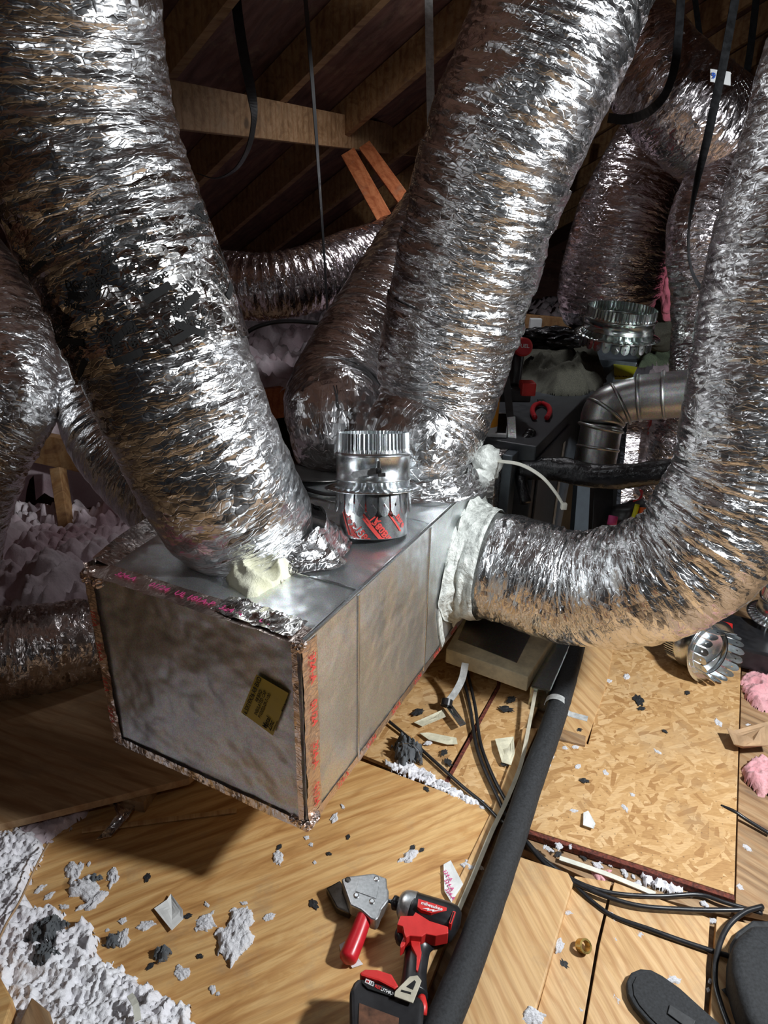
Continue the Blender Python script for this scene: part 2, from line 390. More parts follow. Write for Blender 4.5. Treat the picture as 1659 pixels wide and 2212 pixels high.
M['brass'] = plain('brass', (.55, .38, .12), .28, 1, 80, .15, .2)
M['tape'] = foil('printed_foil_tape', (.88, .74, .67), .13, .12, (40, 40), (120, 160), .3)
M['bare'] = plain('bare_scraped_tan_tape', (.62, .44, .30), .4, .6, 60, .15, .3)

# ---------------------------------------------------------------- text
def textmesh(s, size):
    c = bpy.data.curves.new('tmp_text', 'FONT'); c.body = s; c.size = size; c.align_x = 'CENTER'; c.align_y = 'CENTER'; c.resolution_u = 2; c.offset = size * .018
    o = bpy.data.objects.new('tmp_text', c); COL.objects.link(o)
    dg = bpy.context.evaluated_depsgraph_get(); dg.update()
    e = o.evaluated_get(dg); me = e.to_mesh()
    v = np.array([tuple(q.co) for q in me.vertices]); f = [tuple(p.vertices) for p in me.polygons]
    e.to_mesh_clear(); bpy.data.objects.remove(o); bpy.data.curves.remove(c)
    return v, f
def text_flat(s, size, org, xd, yd, off=.0006, mats=None):
    v, f = textmesh(s, size)
    n = unit(np.cross(xd, yd))
    return org + v[:, :1] * xd + v[:, 1:2] * yd + n * off, f

# ================================================================ SETTING
# floor base
v, f = box((0, 3, -.06), V3(7, 0, 0), V3(0, 6, 0), V3(0, 0, .03))
mk('floor', v, f, M['sub'], kind='structure')
# roof: two slopes
AZ = V3(-.803, .596, 0); RD = V3(.596, .803, 0); TP = math.tan(math.radians(27)); Z0 = 3.05
def roofp(u, r, drop=0.0):      # u: metres down the slope (horizontal), r along the ridge
    uu = u if u > -1.6 else -3.2 - u
    return AZ * u + RD * r + ZV * (Z0 - TP * uu - drop)
def quadslab(P, n, th):
    return prism(P, 0, th, 0, up=n)
nL = unit(AZ * TP + ZV); nR = unit(-AZ * TP + ZV)
v, f = quadslab([roofp(-1.6, -5), roofp(-1.6, 12), roofp(5.7, 12), roofp(5.7, -5)], nL, .02)
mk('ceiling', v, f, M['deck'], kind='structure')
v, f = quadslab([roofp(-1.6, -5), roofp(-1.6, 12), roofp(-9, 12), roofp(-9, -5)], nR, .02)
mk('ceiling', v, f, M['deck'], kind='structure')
for k in range(17):
    r = -1.6 + .56 * k
    a = roofp(-1.55, r, .085); b = roofp(4.9, r, .085)
    v, f = beam(a, b, .04, .14, bevel=0)
    mk('rafter', v, f, M['rafter'], label='sloping brown rafter under the dark roof deck', cat='rafter', group='rafters of the far roof slope')
for k in range(8):
    r = -1.6 + .8 * k
    a = roofp(-1.65, r, .085); b = roofp(-8.8, r, .085)
    v, f = beam(a, b, .04, .14, bevel=0)
    mk('rafter', v, f, M['rafter'], label='rafter of the near roof slope overhead', cat='rafter', group='rafters of the near roof slope')
# far gable wall
v, f = box(RD * 9 + ZV * 1.5, AZ * 8, RD * .03, ZV * 2.6); mk('wall_back', v, f, M['deck'], kind='structure')

# purlin beam, brace, posts
v, f = beam(dp(330, 245, 2.25), dp(905, 312, 4.3), .045, .145, bevel=.003)
mk('horizontal_beam', v, f, M['beamw'], label='pale horizontal timber beam crossing in front of the rafters', cat='beam')
br = thing('diagonal_brace', 'reddish brown two-board diagonal brace below the horizontal beam', 'brace', dp(850, 560, 3.2))
for (a, b, w) in (((722, 335, 3.3), (850, 545, 3.1), .075), ((757, 318, 3.36), (900, 500, 3.16), .065)):
    v, f = beam(dp(*a), dp(*b), w, .03, side=V3(1, -.1, .3)); mk('board', v, f, M['redwood'], br)
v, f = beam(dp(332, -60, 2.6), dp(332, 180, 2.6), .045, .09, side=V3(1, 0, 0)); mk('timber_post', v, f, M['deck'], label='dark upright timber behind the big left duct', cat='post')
fr = thing('low_timber_frame', 'low timber frame with rail and stud behind the left ducts', 'frame', dp(150, 1180, 2.6))
v, f = beam(dp(-40, 975, 2.7), dp(460, 1060, 2.6), .04, .13); mk('rail', v, f, M['rafter'], fr)
v, f = beam(dp(122, 1040, 2.62), dp(165, 1260, 2.6), .04, .06, side=V3(1, 0, 0)); mk('stud', v, f, M['rafter'], fr)
v, f = beam(dp(300, 1040, 2.75), dp(330, 1260, 2.7), .30, .02, side=V3(1, 0, 0)); mk('panel', v, f, M['rafter'], fr)
for (px, t, w, px2) in ((1300, 4.6, .12, 1290), (1520, 4.2, .1, 1500), (1640, 4.0, .12, 1655)):
    pt_ = dp(px, 0, t); lim = Z0 - TP * float(np.dot(AZ, pt_)) - .2; pb_ = dp(px2, 420, t); kk = min(1.0, (lim - pb_[2]) / (pt_[2] - pb_[2]))
    v, f = beam(pb_ + (pt_ - pb_) * kk, pb_, .045, w, side=V3(1, 0, 0)); mk('timber_post', v, f, M['deck'], label={1300: 'dark upright timber far behind the middle duct', 1520: 'dark upright timber at the top right, left of the last one', 1640: 'dark upright timber in the far top right corner'}[px], cat='post')

# ---------------------------------------------------------------- floor sheets
def sheet(name, pxs, z, th, mat, label, cat='board', bev=.0015, **k):
    v, f = slab(pxs, z, th, bev); return mk(name, v, f, M[mat], label=label, cat=cat, **k)
def ext(pxs):  # world point helper passthrough
    return pxs
v, f = prism([fl(1095, 1742, 0), fl(620, 1585, 0), fl(330, 1640), fl(60, 1800), V3(-.85, .75, 0), V3(-.75, .35, 0), V3(.0, .35, 0), fl(938, 2212)], -.018, 0, .001)
mk('plywood_sheet', v, f, M['ply'], label='tan plywood sheet under the tools, shaded by the metal box', cat='board')
sheet('osb_sheet', [(1088, 1735), (640, 1572), (800, 1380), (905, 1330), (1090, 1330), (1088, 1470), (985, 1665)], -.006, .012, 'osb', 'tan strand board patch right of the metal box with a red sawn edge')
sheet('osb_sheet', [(1093, 1738), (992, 1668), (1096, 1470), (1098, 1330), (1225, 1330), (1195, 1470)], -.005, .012, 'osb', 'narrow strand board strip between the red gap and the black pipe')
sheet('red_sawn_strip', [(986, 1688), (982, 1684), (1088, 1473), (1093, 1330), (1096, 1330), (1095, 1475), (990, 1688)], -.004, .012, 'redsaw', 'thin red stained gap line between two strand boards', 'strip')
sheet('wood_batten', [(1148, 1560), (1180, 1560), (1105, 1745), (985, 2040), (905, 2240), (870, 2240), (1088, 1742)], .004, .02, 'plank2', 'flat wood batten running under the left side of the black pipe', 'batten')
sheet('lumber_board', [(1222, 1330), (1345, 1330), (1322, 1470), (1285, 1588), (1200, 1560)], .022, .038, 'plank2', 'smooth pine board ending beside the top of the black pipe')
sheet('dark_wood_block', [(1214, 1562), (1222, 1556), (1284, 1572), (1284, 1592), (1214, 1578)], .026, .026, 'sub', 'short dark wood block lying against the end of the smooth pine board', 'block')
v, f = slab([(1345, 1325), (1612, 1325), (1618, 1902), (1160, 1775), (1225, 1560), (1290, 1590)], .019, .018, .001)
mk('osb_sheet', v, f, M['osb'], label='large clean strand board sheet on the right of the black pipe', cat='board')
sheet('red_sawn_strip', [(1158, 1772), (1618, 1898), (1620, 1914), (1156, 1784)], .0165, .016, 'redsaw', 'ragged red stained edge along the near side of the large strand board', 'strip')
sheet('pine_plank', [(1100, 1822), (1160, 1840), (1258, 1868), (1270, 1890), (1178, 2260), (980, 2260)], .018, .036, 'plank2', 'raised pine plank with a rounded corner beside the black pipe', bev=.004)
sheet('pine_plank', [(1272, 1875), (1352, 1885), (1325, 2020), (1294, 2260), (1182, 2260)], .002, .02, 'plank', 'knotted pine plank lying between the raised plank and the wide plank')
sheet('pine_plank', [(1358, 1885), (1568, 1955), (1560, 2260), (1300, 2260), (1332, 2020)], .003, .02, 'plank', 'wide pine plank under the black rubber pad')
sheet('pine_plank', [(1582, 1950), (1720, 1975), (1720, 2260), (1574, 2260)], .003, .02, 'plank', 'pine plank at the right edge under the cable loop')
sheet('pine_plank', [(1160, 1792), (1618, 1925), (1610, 1950), (1300, 1880), (1150, 1818)], -.002, .02, 'sub', 'sunken board under the debris in front of the large strand board')
sheet('side_board', [(1614, 1330), (1760, 1330), (1800, 1960), (1622, 1930)], .001, .02, 'sub', 'stained brown board at the right edge with pink insulation on it')
# raised plywood on the left back
v, f = prism([fl(-60, 1838, .05), fl(430, 1698, .05), V3(-.1, 1.7, .05), V3(-1.6, 2.0, .05), V3(-1.7, 1.4, .05)], -.019, 0, .001)
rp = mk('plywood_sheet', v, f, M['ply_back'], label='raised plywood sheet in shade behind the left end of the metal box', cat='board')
for i, (x, y) in enumerate(((60, 1770), (330, 1700))):
    p = fl(x, y, .0); v, f = box(p + ZV * .006, V3(.3, -.06, 0) * .2, V3(.02, .1, 0) * .9, ZV * .0245); mk('joist_block', v, f, M['sub'], label=('left' if i == 0 else 'right') + ' dark block holding up the raised plywood sheet', cat='block')

# ---------------------------------------------------------------- heightfields
def sdist(x, y, poly):
    d = np.full(x.shape, 1e9); ins = np.zeros(x.shape, bool); n = len(poly)
    for i in range(n):
        a = poly[i]; b = poly[(i + 1) % n]; ex, ey = b[0] - a[0], b[1] - a[1]
        t = np.clip(((x - a[0]) * ex + (y - a[1]) * ey) / (ex * ex + ey * ey + 1e-12), 0, 1)
        d = np.minimum(d, np.hypot(x - a[0] - t * ex, y - a[1] - t * ey))
        c = ((a[1] > y) != (b[1] > y)) & (x < (b[0] - a[0]) * (y - a[1]) / (b[1] - a[1] + 1e-12) + a[0]); ins ^= c
    return np.where(ins, d, -d)
def hfield(poly, z, h, res, seed, kind='fluff', edge=.03, wob=.012, f0=18):
    P = np.array([[p[0], p[1]] for p in poly]); lo = P.min(0) - .03; hi = P.max(0) + .03
    nx = int((hi[0] - lo[0]) / res) + 2; ny = int((hi[1] - lo[1]) / res) + 2
    X, Y = np.meshgrid(np.linspace(lo[0], hi[0], nx), np.linspace(lo[1], hi[1], ny), indexing='ij')
    d = sdist(X, Y, P) + wob * (noise2(X, Y, f0 * 1.6, seed) + .6 * noise2(X, Y, f0 * 4, seed + 1) + .3 * noise2(X, Y, f0 * 11, seed + 2))
    e = np.clip(d / edge, 0, 1); e = np.sqrt(np.maximum(e * (2 - e), 0))
    if kind == 'fluff':
        b = lambda q, s: 1 - np.abs(noise2(X, Y, q, s))
        H = .45 + .25 * noise2(X, Y, f0 * .35, seed + 3) + .42 * b(f0, seed + 4) ** 2 * .8 + .28 * b(f0 * 2.7, seed + 5) ** 2 + .16 * b(f0 * 7, seed + 6) ** 2
    else:
        wx = X + .03 * noise2(X, Y, 9, seed + 9); wy = Y + .03 * noise2(X, Y, 9, seed + 8)
        r1 = 1 - np.abs(noise2(wx * 1.0, wy * .45, f0, seed + 4)); r2 = 1 - np.abs(noise2(wx * .6, wy * 1.1, f0 * 1.7, seed + 5))
        H = .35 + .45 * r1 ** 3 + .35 * r2 ** 3 + .2 * noise2(X, Y, f0 * .4, seed + 6)
    Z = z + h * H * e - .004
    keep = d > -res
    idx = -np.ones(X.shape, int); 
    fm = keep[:-1, :-1] & keep[1:, :-1] & keep[1:, 1:] & keep[:-1, 1:]
    used = np.zeros(X.shape, bool); used[:-1, :-1] |= fm; used[1:, :-1] |= fm; used[1:, 1:] |= fm; used[:-1, 1:] |= fm
    idx[used] = np.arange(used.sum())
    v = np.stack([X[used], Y[used], Z[used]], 1)
    i, j = np.nonzero(fm)
    f = np.stack([idx[i, j], idx[i + 1, j], idx[i + 1, j + 1], idx[i, j + 1]], 1)
    return v, f.tolist()
# near left loose fill
pl = [(-60, 1822), (60, 1828), (126, 1850), (112, 1900), (86, 1960), (100, 2006), (170, 2000), (185, 2035), (225, 2022), (256, 2060), (246, 2090), (300, 2118), (340, 2140), (400, 2178), (452, 2200), (480, 2240), (300, 2300), (-150, 2300)]
v, f = hfield([fl(*p) for p in pl], 0, .038, .0028, 11, f0=34, edge=.02, wob=.008)
mk('loose_insulation', v, f, M['fluff'], smooth=True, label='white loose-fill insulation spread over the lower left floor', cat='insulation', kind='stuff')
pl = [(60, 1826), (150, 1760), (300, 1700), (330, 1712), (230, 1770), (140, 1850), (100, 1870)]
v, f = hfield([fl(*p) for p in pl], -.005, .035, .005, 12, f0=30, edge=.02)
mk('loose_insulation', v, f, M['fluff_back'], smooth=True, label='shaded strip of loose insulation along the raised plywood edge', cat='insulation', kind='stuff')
# attic floor fill far left and back
def bigfield(x0, x1, y0, y1, res, zf, amp=1.0):
    x = np.arange(x0, x1, res); y = np.arange(y0, y1, res); X, Y = np.meshgrid(x, y, indexing='ij')
    b = lambda q, s: 1 - np.abs(noise2(X, Y, q, s))
    Z, keep = zf(X, Y)
    Z = Z + amp * (.06 * noise2(X, Y, 1.7, 31) + .10 * (1 - b(5, 32)) + .075 * (1 - b(12, 33)) + .045 * (1 - b(27, 34)) + .022 * (1 - b(55, 35)) - .07)
    nx, ny = X.shape; idx = -np.ones(X.shape, int); fm = keep[:-1, :-1] & keep[1:, :-1] & keep[1:, 1:] & keep[:-1, 1:]
    used = np.zeros(X.shape, bool); used[:-1, :-1] |= fm; used[1:, :-1] |= fm; used[1:, 1:] |= fm; used[:-1, 1:] |= fm
    idx[used] = np.arange(used.sum()); i, j = np.nonzero(fm)
    return np.stack([X[used], Y[used], Z[used]], 1), np.stack([idx[i, j], idx[i + 1, j], idx[i + 1, j + 1], idx[i, j + 1]], 1).tolist()
smst = lambda a, b, q: np.clip((q - a) / (b - a), 0, 1)
ra, rb_ = dp(-40, 975, 2.7), dp(460, 1060, 2.6); ja, jb = dp(430, 905, 3.3), dp(760, 850, 3.5)
def zback(X, Y):
    h1 = ra[2] + .04; h2 = ja[2] + .12
    left = smst(0, .10, Y - (ra[1] + (rb_[1] - ra[1]) * (X - ra[0]) / (rb_[0] - ra[0]) + .03)); mid = smst(0, .12, Y - (ja[1] + .08 + .0 * X))
    Z = h1 * left + (h2 - h1) * mid * smst(-2.3, -1.3, X)
    return Z, (left > 0) & ((X < -.85) | (mid > 0)) & (Z0 - TP * (AZ[0] * X + AZ[1] * Y) > Z + .12)
v, f = bigfield(-5.2, 2.6, 2.2, 8.2, .022, zback, 1.15)
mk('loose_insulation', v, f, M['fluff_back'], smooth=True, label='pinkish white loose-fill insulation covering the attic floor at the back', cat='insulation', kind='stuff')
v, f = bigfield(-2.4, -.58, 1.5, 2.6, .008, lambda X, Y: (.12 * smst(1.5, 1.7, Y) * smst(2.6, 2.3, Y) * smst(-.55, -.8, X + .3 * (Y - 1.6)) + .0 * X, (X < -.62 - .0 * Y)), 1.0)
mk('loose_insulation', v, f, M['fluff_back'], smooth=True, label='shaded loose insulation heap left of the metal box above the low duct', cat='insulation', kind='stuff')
v, f = beam(dp(430, 905, 3.3), dp(760, 850, 3.5), .04, .16); mk('floor_joist', v, f, M['redwood'], label='red brown joist edge in front of the back insulation', cat='joist')

# ================================================================ DUCTS
def ductpts(P):
    out = []
    for p in P:
        if len(p) == 4 and not isinstance(p[0], str): out.append(list(dp(p[0], p[1], p[2])) + [p[3]])
        else: out.append(list(p[1]) + [p[2]])
    return out
def wrinkle(u, s, R, seed, amp=1.0, fine=1.0, coil=.0004, inner=None):
    """u: (1,n) angle fraction, s: (m,1) metres"""
    U = np.broadcast_to(u, (s.shape[0], u.shape[1])); Sx = np.broadcast_to(s, U.shape)
    w = Sx + .018 * lat(seed, 5, 0, U, Sx * 9) + .006 * lat(seed + 1, 11, 0, U, Sx * 22)
    rid = lambda q: 1 - 2 * np.abs(q)
    d = .0042 * lat(seed + 2, 4, 0, U, w * 9)
    d = d + .0026 * rid(lat(seed + 3, 6, 0, U, w * 30, smooth=False))
    d = d + .0017 * rid(lat(seed + 4, 11, 0, U, w * 62, smooth=False)) * fine
    Ud = (U + .02 * Sx / .05) % 1.0
    d = d + .0010 * rid(lat(seed + 5, 26, 0, Ud, w * 95, smooth=False)) * fine
    d = d + .0006 * lat(seed + 6, 44, 0, U, w * 150, smooth=False) * fine
    m = .55 + .6 * np.clip(.5 + lat(seed + 7, 4, 0, U, Sx * 5), 0, 1)
    d = d * m * amp + coil * np.cos(2 * np.pi * (Sx / .036 + U))
    return d
def duct_mesh(P, seed, amp=1.0, fine=1.0, n=150, step=.0055, gain=1.0, off=0.0, rng=None, coil=.0004, pinch=None, edges=0.0):
    C, s = catmull(ductpts(P), step); R = C[:, 3]; C = C[:, :3]
    T, N, B = frames(C)
    # curvature: the inner side of a bend is gathered
    K = np.gradient(T, axis=0) / np.gradient(s)[:, None]
    if len(C) > 30:
        ker = np.ones(25) / 25; K = np.stack([np.convolve(K[:, k], ker, 'same') for k in range(3)], 1)
    a = np.linspace(0, 2 * np.pi, n, endpoint=False)
    D = np.cos(a)[None, :, None] * N[:, None] + np.sin(a)[None, :, None] * B[:, None]
    inn = np.clip((D * K[:, None]).sum(-1) * .22, 0, 1.6)
    d = wrinkle((a / 2 / np.pi)[None], s[:, None], R, seed, amp, fine, coil)
    d = d * (1 + inn * gain) + off
    if pinch:
        for (sp, wd, am) in pinch: d = d - am * np.exp(-((s[:, None] - sp) / wd) ** 2)
    if edges > 0:
        d = d + edges * lat(seed + 20, 9, 0, np.broadcast_to((a / 2 / np.pi)[None], d.shape), s[:, None] * 40 + 0 * d) * (np.exp(-s[:, None] / .02) + np.exp(-(s[-1] - s[:, None]) / .02))
    if rng is not None:
        k0 = int(rng[0] / step); k1 = min(int(rng[1] / step), len(C)); 
    else: k0, k1 = 0, len(C)
    V = C[:, None] + (R[:, None] + d)[..., None] * D; global DG; DG = (a, s, d)
    # a seam column is duplicated so that the UV does not wrap
    V = np.concatenate([V, V[:, :1]], 1)[k0:k1]; m = V.shape[0]; nn = n + 1
    UU = np.concatenate([a, [2 * np.pi]])[None] * R.mean(); UV = np.stack([np.broadcast_to(UU, (m, nn)), np.broadcast_to(s[k0:k1, None], (m, nn))], -1).reshape(-1, 2)
    i, j = np.meshgrid(np.arange(m - 1), np.arange(n), indexing='ij'); k = (i * nn + j).ravel()
    f = np.stack([k, k + 1, k + nn + 1, k + nn], 1).tolist()
    return V.reshape(-1, 3), f, UV, (C, R, s, T, N, B)
def duct(label, P, seed, mat='foil', **kw):
    root = thing('flexible_duct', label, 'duct', dp(*P[-1][:3]) if not isinstance(P[-1][0], str) else P[-1][1])
    v, f, uv, info = duct_mesh(P, seed, **kw)
    mk('foil_jacket', v, f, M[mat], root, smooth=False, uvs=uv)
    return root, info
def wrapband(root, P, seed, rng, mat, name, **kw):
    v, f, uv, info = duct_mesh(P, seed, rng=rng, **kw)
    return mk(name, v, f, M[mat], root, smooth=False, uvs=uv)
def on_duct(info, ang, s, off, p2, rot, kw_dg=None):
    """place 2D points p2 (metres) on the duct surface around (ang, s)"""
    C, R, ss, T, N, B = info; ca, sa = math.cos(rot), math.sin(rot); dg = kw_dg
    x = p2[:, 0] * ca - p2[:, 1] * sa; y = p2[:, 0] * sa + p2[:, 1] * ca
    q = s + y; rr = np.interp(q, ss, R) + off
    A = ang + x / rr
    if dg is not None:
        n_ = len(dg[0]); fi = (A / (2 * np.pi) * n_) % n_; i0 = np.floor(fi).astype(int) % n_; i1 = (i0 + 1) % n_; fx = fi - np.floor(fi)
        k = np.clip(np.interp(q, dg[1], np.arange(len(dg[1]))), 0, len(dg[1]) - 1.001); k0 = k.astype(int); fy = k - k0
        G = dg[2]; rr = rr + np.maximum(np.maximum(G[k0, i0], G[k0, i1]), np.maximum(G[k0 + 1, i0], G[k0 + 1, i1])) * .5 + .5 * ((G[k0, i0] * (1 - fx) + G[k0, i1] * fx) * (1 - fy) + (G[k0 + 1, i0] * (1 - fx) + G[k0 + 1, i1] * fx) * fy)
    I = lambda Q: np.stack([np.interp(q, ss, Q[:, k]) for k in range(3)], 1)
    return I(C) + rr[:, None] * (np.cos(A)[:, None] * I(N) + np.sin(A)[:, None] * I(B))
def face_angle(info, s):
    """angle whose outward direction faces the camera at arc position s"""
    C, R, ss, T, N, B = info; I = lambda Q: np.array([np.interp(s, ss, Q[:, k]) for k in range(3)])
    d = unit(O - I(C)); return math.atan2(np.dot(d, I(B)), np.dot(d, I(N)))

boxtop = C0[2] + .419
# 1: big left duct (front)
base1 = BL(-.275, .235, .419)
P1 = [(-30, -260, .88, .150), (50, -60, .94, .152), (85, 110, 1.0, .155), (132, 300, 1.06, .157), (210, 500, 1.12, .157), (305, 700, 1.17, .152),
      (390, 900, 1.22, .150), (465, 1050, 1.27, .148), ('w', base1 + V3(-.02, -.01, .07), .142), ('w', base1, .125)]
d1, i1 = duct('large foil duct rising from the front of the metal box to the upper left', P1, 101, 'foil', amp=1.0, gain=.6)
L1 = i1[2][-1]
def s_at(info, py):   # arc position where the centreline crosses image row py
    C = info[0]; out = []
    for c in C:
        p = c - O; cc, s_ = math.cos(PT), math.sin(PT); Zc = p[1] * cc - p[2] * s_; Yc = p[1] * s_ + p[2] * cc
        u = F * p[0] / Zc; vv = -F * Yc / Zc; out.append(1106 + u * math.sin(RL) + vv * math.cos(RL))
    return float(np.interp(py, out, info[2])) if out[0] < out[-1] else float(np.interp(py, out[::-1], info[2][::-1]))
sa, sb = s_at(i1, 455), s_at(i1, 800)
tw = wrapband(d1, P1, 131, (sa, sb), 'foil_tape', 'tape_wrap', amp=1.3, fine=.35, off=.006, edges=.003); TG = DG
tw['label'] = 'shiny printed tape wrap around the duct'
parts = []
random.seed(5)
for k in range(36):
    sq = sa + .03 + (sb - sa - .06) * random.random(); an = face_angle(i1, sq) + random.uniform(-1.25, 1.25)
    rot = math.pi + random.choice([-.35, .25, .5, .1, -.6]) 
    t1 = textmesh(random.choice(['Shurtape', 'DC 181', 'Shurtape']), .0175)
    v, f = t1; parts.append((on_duct(i1, an, sq, .0012, v, rot, TG), f))
    if random.random() < .6:
        t2 = textmesh('DC 181', .0185); v, f = t2; v = v + V3(0, .018, 0); parts.append((on_duct(i1, an, sq, .0012, v, rot, TG), f))
    if random.random() < .4:
        xs = np.linspace(-.024, .024, 7); q = np.array([[x, y, 0] for x in xs for y in (-.022, -.0105)])
        ff = [(2 * i, 2 * i + 2, 2 * i + 3, 2 * i + 1) for i in range(6)]; parts.append((on_duct(i1, an, sq, .0010, q, rot, TG), ff))
for v, f in parts: mk('printed_text', v, f, M['ink'], tw)
# skirt and fibreglass at the base
def disk_sheet(c, n, r0, r1, h, seed, mat, name, root, lump=.012, cone=0.0, nr=26, na=90, wob=.25, skip=None, ax0=None):
    n = unit(n); e = unit(np.cross(n, V3(.2, .9, .1))) if ax0 is None else ax0; g = np.cross(n, e); V = []; UV = []
    for i in range(nr):
        t = i / (nr - 1)
        for j in range(na):
            a = 2 * np.pi * j / na; q = lambda s_, fq: float(lat(s_, fq, 0, np.array([j / na]), np.array([t * 5]))[0])
            rr = r0 + (r1 * (1 + wob * (.6 * float(lat(seed, 7, 0, np.array([j / na]), np.array([0.]))[0]) + .4 * float(lat(seed + 1, 31, 0, np.array([j / na]), np.array([0.]))[0]))) - r0) * t
            z = h * (1 - t) ** (1.5 if cone else .8) * (1 - cone) + cone * h * (1 - t) + lump * (abs(q(seed + 2, 13)) * .7 + abs(q(seed + 3, 29)) * .5) * (1 - .6 * t) + .0012
            V.append(c + n * z + rr * (math.cos(a) * e + math.sin(a) * g)); UV.append((rr * a, t * (r1 - r0)))
    f = [(i * na + j, (i + 1) * na + j, (i + 1) * na + (j + 1) % na, i * na + (j + 1) % na) for i in range(nr - 1) for j in range(na)]
    return mk(name, V, f, M[mat], root, smooth=False, uvs=UV)
disk_sheet(BL(-.235, .268, .421), ZV, .10, .146, .05, 140, 'foil', 'foil_skirt', d1, .02, .5, wob=.22)
pl = [(470, 1235), (500, 1275), (540, 1302), (565, 1300), (600, 1275), (650, 1240), (690, 1195), (600, 1170), (480, 1190)]
v, f = hfield([fl(x, y, boxtop) for x, y in pl], boxtop, .085, .0025, 61, kind='cloth', f0=14, edge=.045, wob=.004)
mk('fibreglass_lining', v, f, M['creamf'], d1, smooth=True)
disk_sheet(BL(-.36, .30, .421), ZV, .02, .12, .03, 147, 'bag', 'black_inner_core', d1, .01, .3, wob=.15)

# 2: far left bending duct
P2 = [(-230, 500, 2.0, .135), (-110, 610, 1.85, .135), (-10, 740, 1.72, .13), (10, 870, 1.66, .12), (-40, 1000, 1.64, .115), (-80, 1130, 1.66, .11), (-100, 1270, 1.7, .11)]
duct('foil duct bending at the left edge of the picture', P2, 201, 'foil', n=120, step=.007, amp=1.0)
# 3: tube behind the big left duct
P3 = [(310, 700, 1.85, .125), (240, 790, 1.82, .128), (218, 880, 1.78, .128), (248, 970, 1.75, .125), (325, 1060, 1.7, .12), (412, 1125, 1.64, .12), (500, 1165, 1.6, .115)]
duct('silver foil duct curving down behind the big left duct', P3, 301, 'foil_fine', n=130, step=.006, amp=.75)
# 4: background horizontal duct
P4 = [(330, 600, 2.9, .135), (430, 625, 2.8, .135), (540, 632, 2.75, .135), (650, 610, 2.8, .135), (740, 570, 2.95, .135), (820, 535, 3.15, .135), (900, 480, 3.4, .135)]
d4, i4 = duct('brown tinted foil duct lying across the insulation in the background', P4, 401, 'foil_dim', n=110, step=.008, amp=.9, coil=.002)
sq = s_at(i4, 0) if False else .385
an = face_angle(i4, sq)
for nm, mat, q in (('paper_label', 'paper', [(-.03, -.012), (.03, -.012), (.03, .03), (-.03, .03)]), ('dark_band', 'ink', [(-.03, -.03), (.03, -.03), (.03, -.012), (-.03, -.012)])):
    pts = np.array([(x, y, 0) for x, y in q]); 
    mk(nm, on_duct(i4, an + .35, sq + .02, .014, pts, math.pi / 2 * 0), [(0, 1, 2, 3)], M[mat], d4)
v, f = textmesh('8', .022); mk('number', on_duct(i4, an + .35 , sq + .03, .0155, v + V3(.015, 0, 0), 0), f, M['ink'], d4)
# 5: middle back duct
base5 = BL(-.43, .84, .419)
P5 = [(1040, 300, 2.55, .15), (950, 430, 2.4, .15), (865, 580, 2.25, .155), (778, 740, 2.1, .155), (718, 860, 2.0, .15), ('w', base5 + V3(0, 0, .10), .14), ('w', base5 + V3(0, 0, .005), .13)]
d5, i5 = duct('foil duct on the far left corner of the metal box behind the round collar', P5, 501, 'foil_scrim', n=130, step=.0065, amp=1.0)
v, f = textmesh('R', .02); mk('printed_letter', on_duct(i5, face_angle(i5, i5[2][-1] - .1), i5[2][-1] - .1, .012, v, 0), f, M['ink'], d5)
# 6: main middle duct
base6 = BL(-.16, .80, .419)
P6 = [(1245, -260, 1.28, .174), (1185, -60, 1.33, .174), (1112, 150, 1.40, .174), (1042, 350, 1.49, .174), (990, 560, 1.60, .174), (948, 760, 1.71, .168), (930, 880, 1.76, .155), ('w', base6 + V3(0, 0, .09), .148), ('w', base6, .14)]
d6, i6 = duct('largest foil duct, rising from the far end of the metal box', P6, 601, 'foil_scrim', n=170, step=.006, amp=1.15, gain=.8)
for k, (py, w_, sd) in enumerate(((400, .10, 640), (560, .08, 660), (690, .07, 680))):
    sc = s_at(i6, py); b_ = wrapband(d6, P6, sd, (sc - w_ / 2, sc + w_ / 2), 'foil', 'jacket_fold', amp=1.2, off=.005, n=130, edges=.006)
disk_sheet(BL(-.13, .775, .421), ZV, .12, .18, .035, 640, 'foil', 'foil_skirt', d6, .02, .5, wob=.12)
# 7: right duct with the bend
fc = BL(0, .80, .205)
P7 = [('w', fc + WV * .05, .142), ('w', fc + WV * .13, .146), ('w', fc + WV * .30 + V3(0, 0, -.005), .148), (1390, 1232, 1.57, .150), (1510, 1160, 1.50, .152), (1598, 1020, 1.44, .152),
      (1632, 850, 1.39, .15), (1660, 650, 1.35, .15), (1700, 450, 1.30, .15), (1755, 250, 1.25, .15), (1810, 50, 1.2, .15)]
d7, i7 = duct('foil duct leaving the side of the metal box and bending up along the right edge', P7, 701, 'foil', n=170, step=.0055, amp=1.15, gain=1.6)
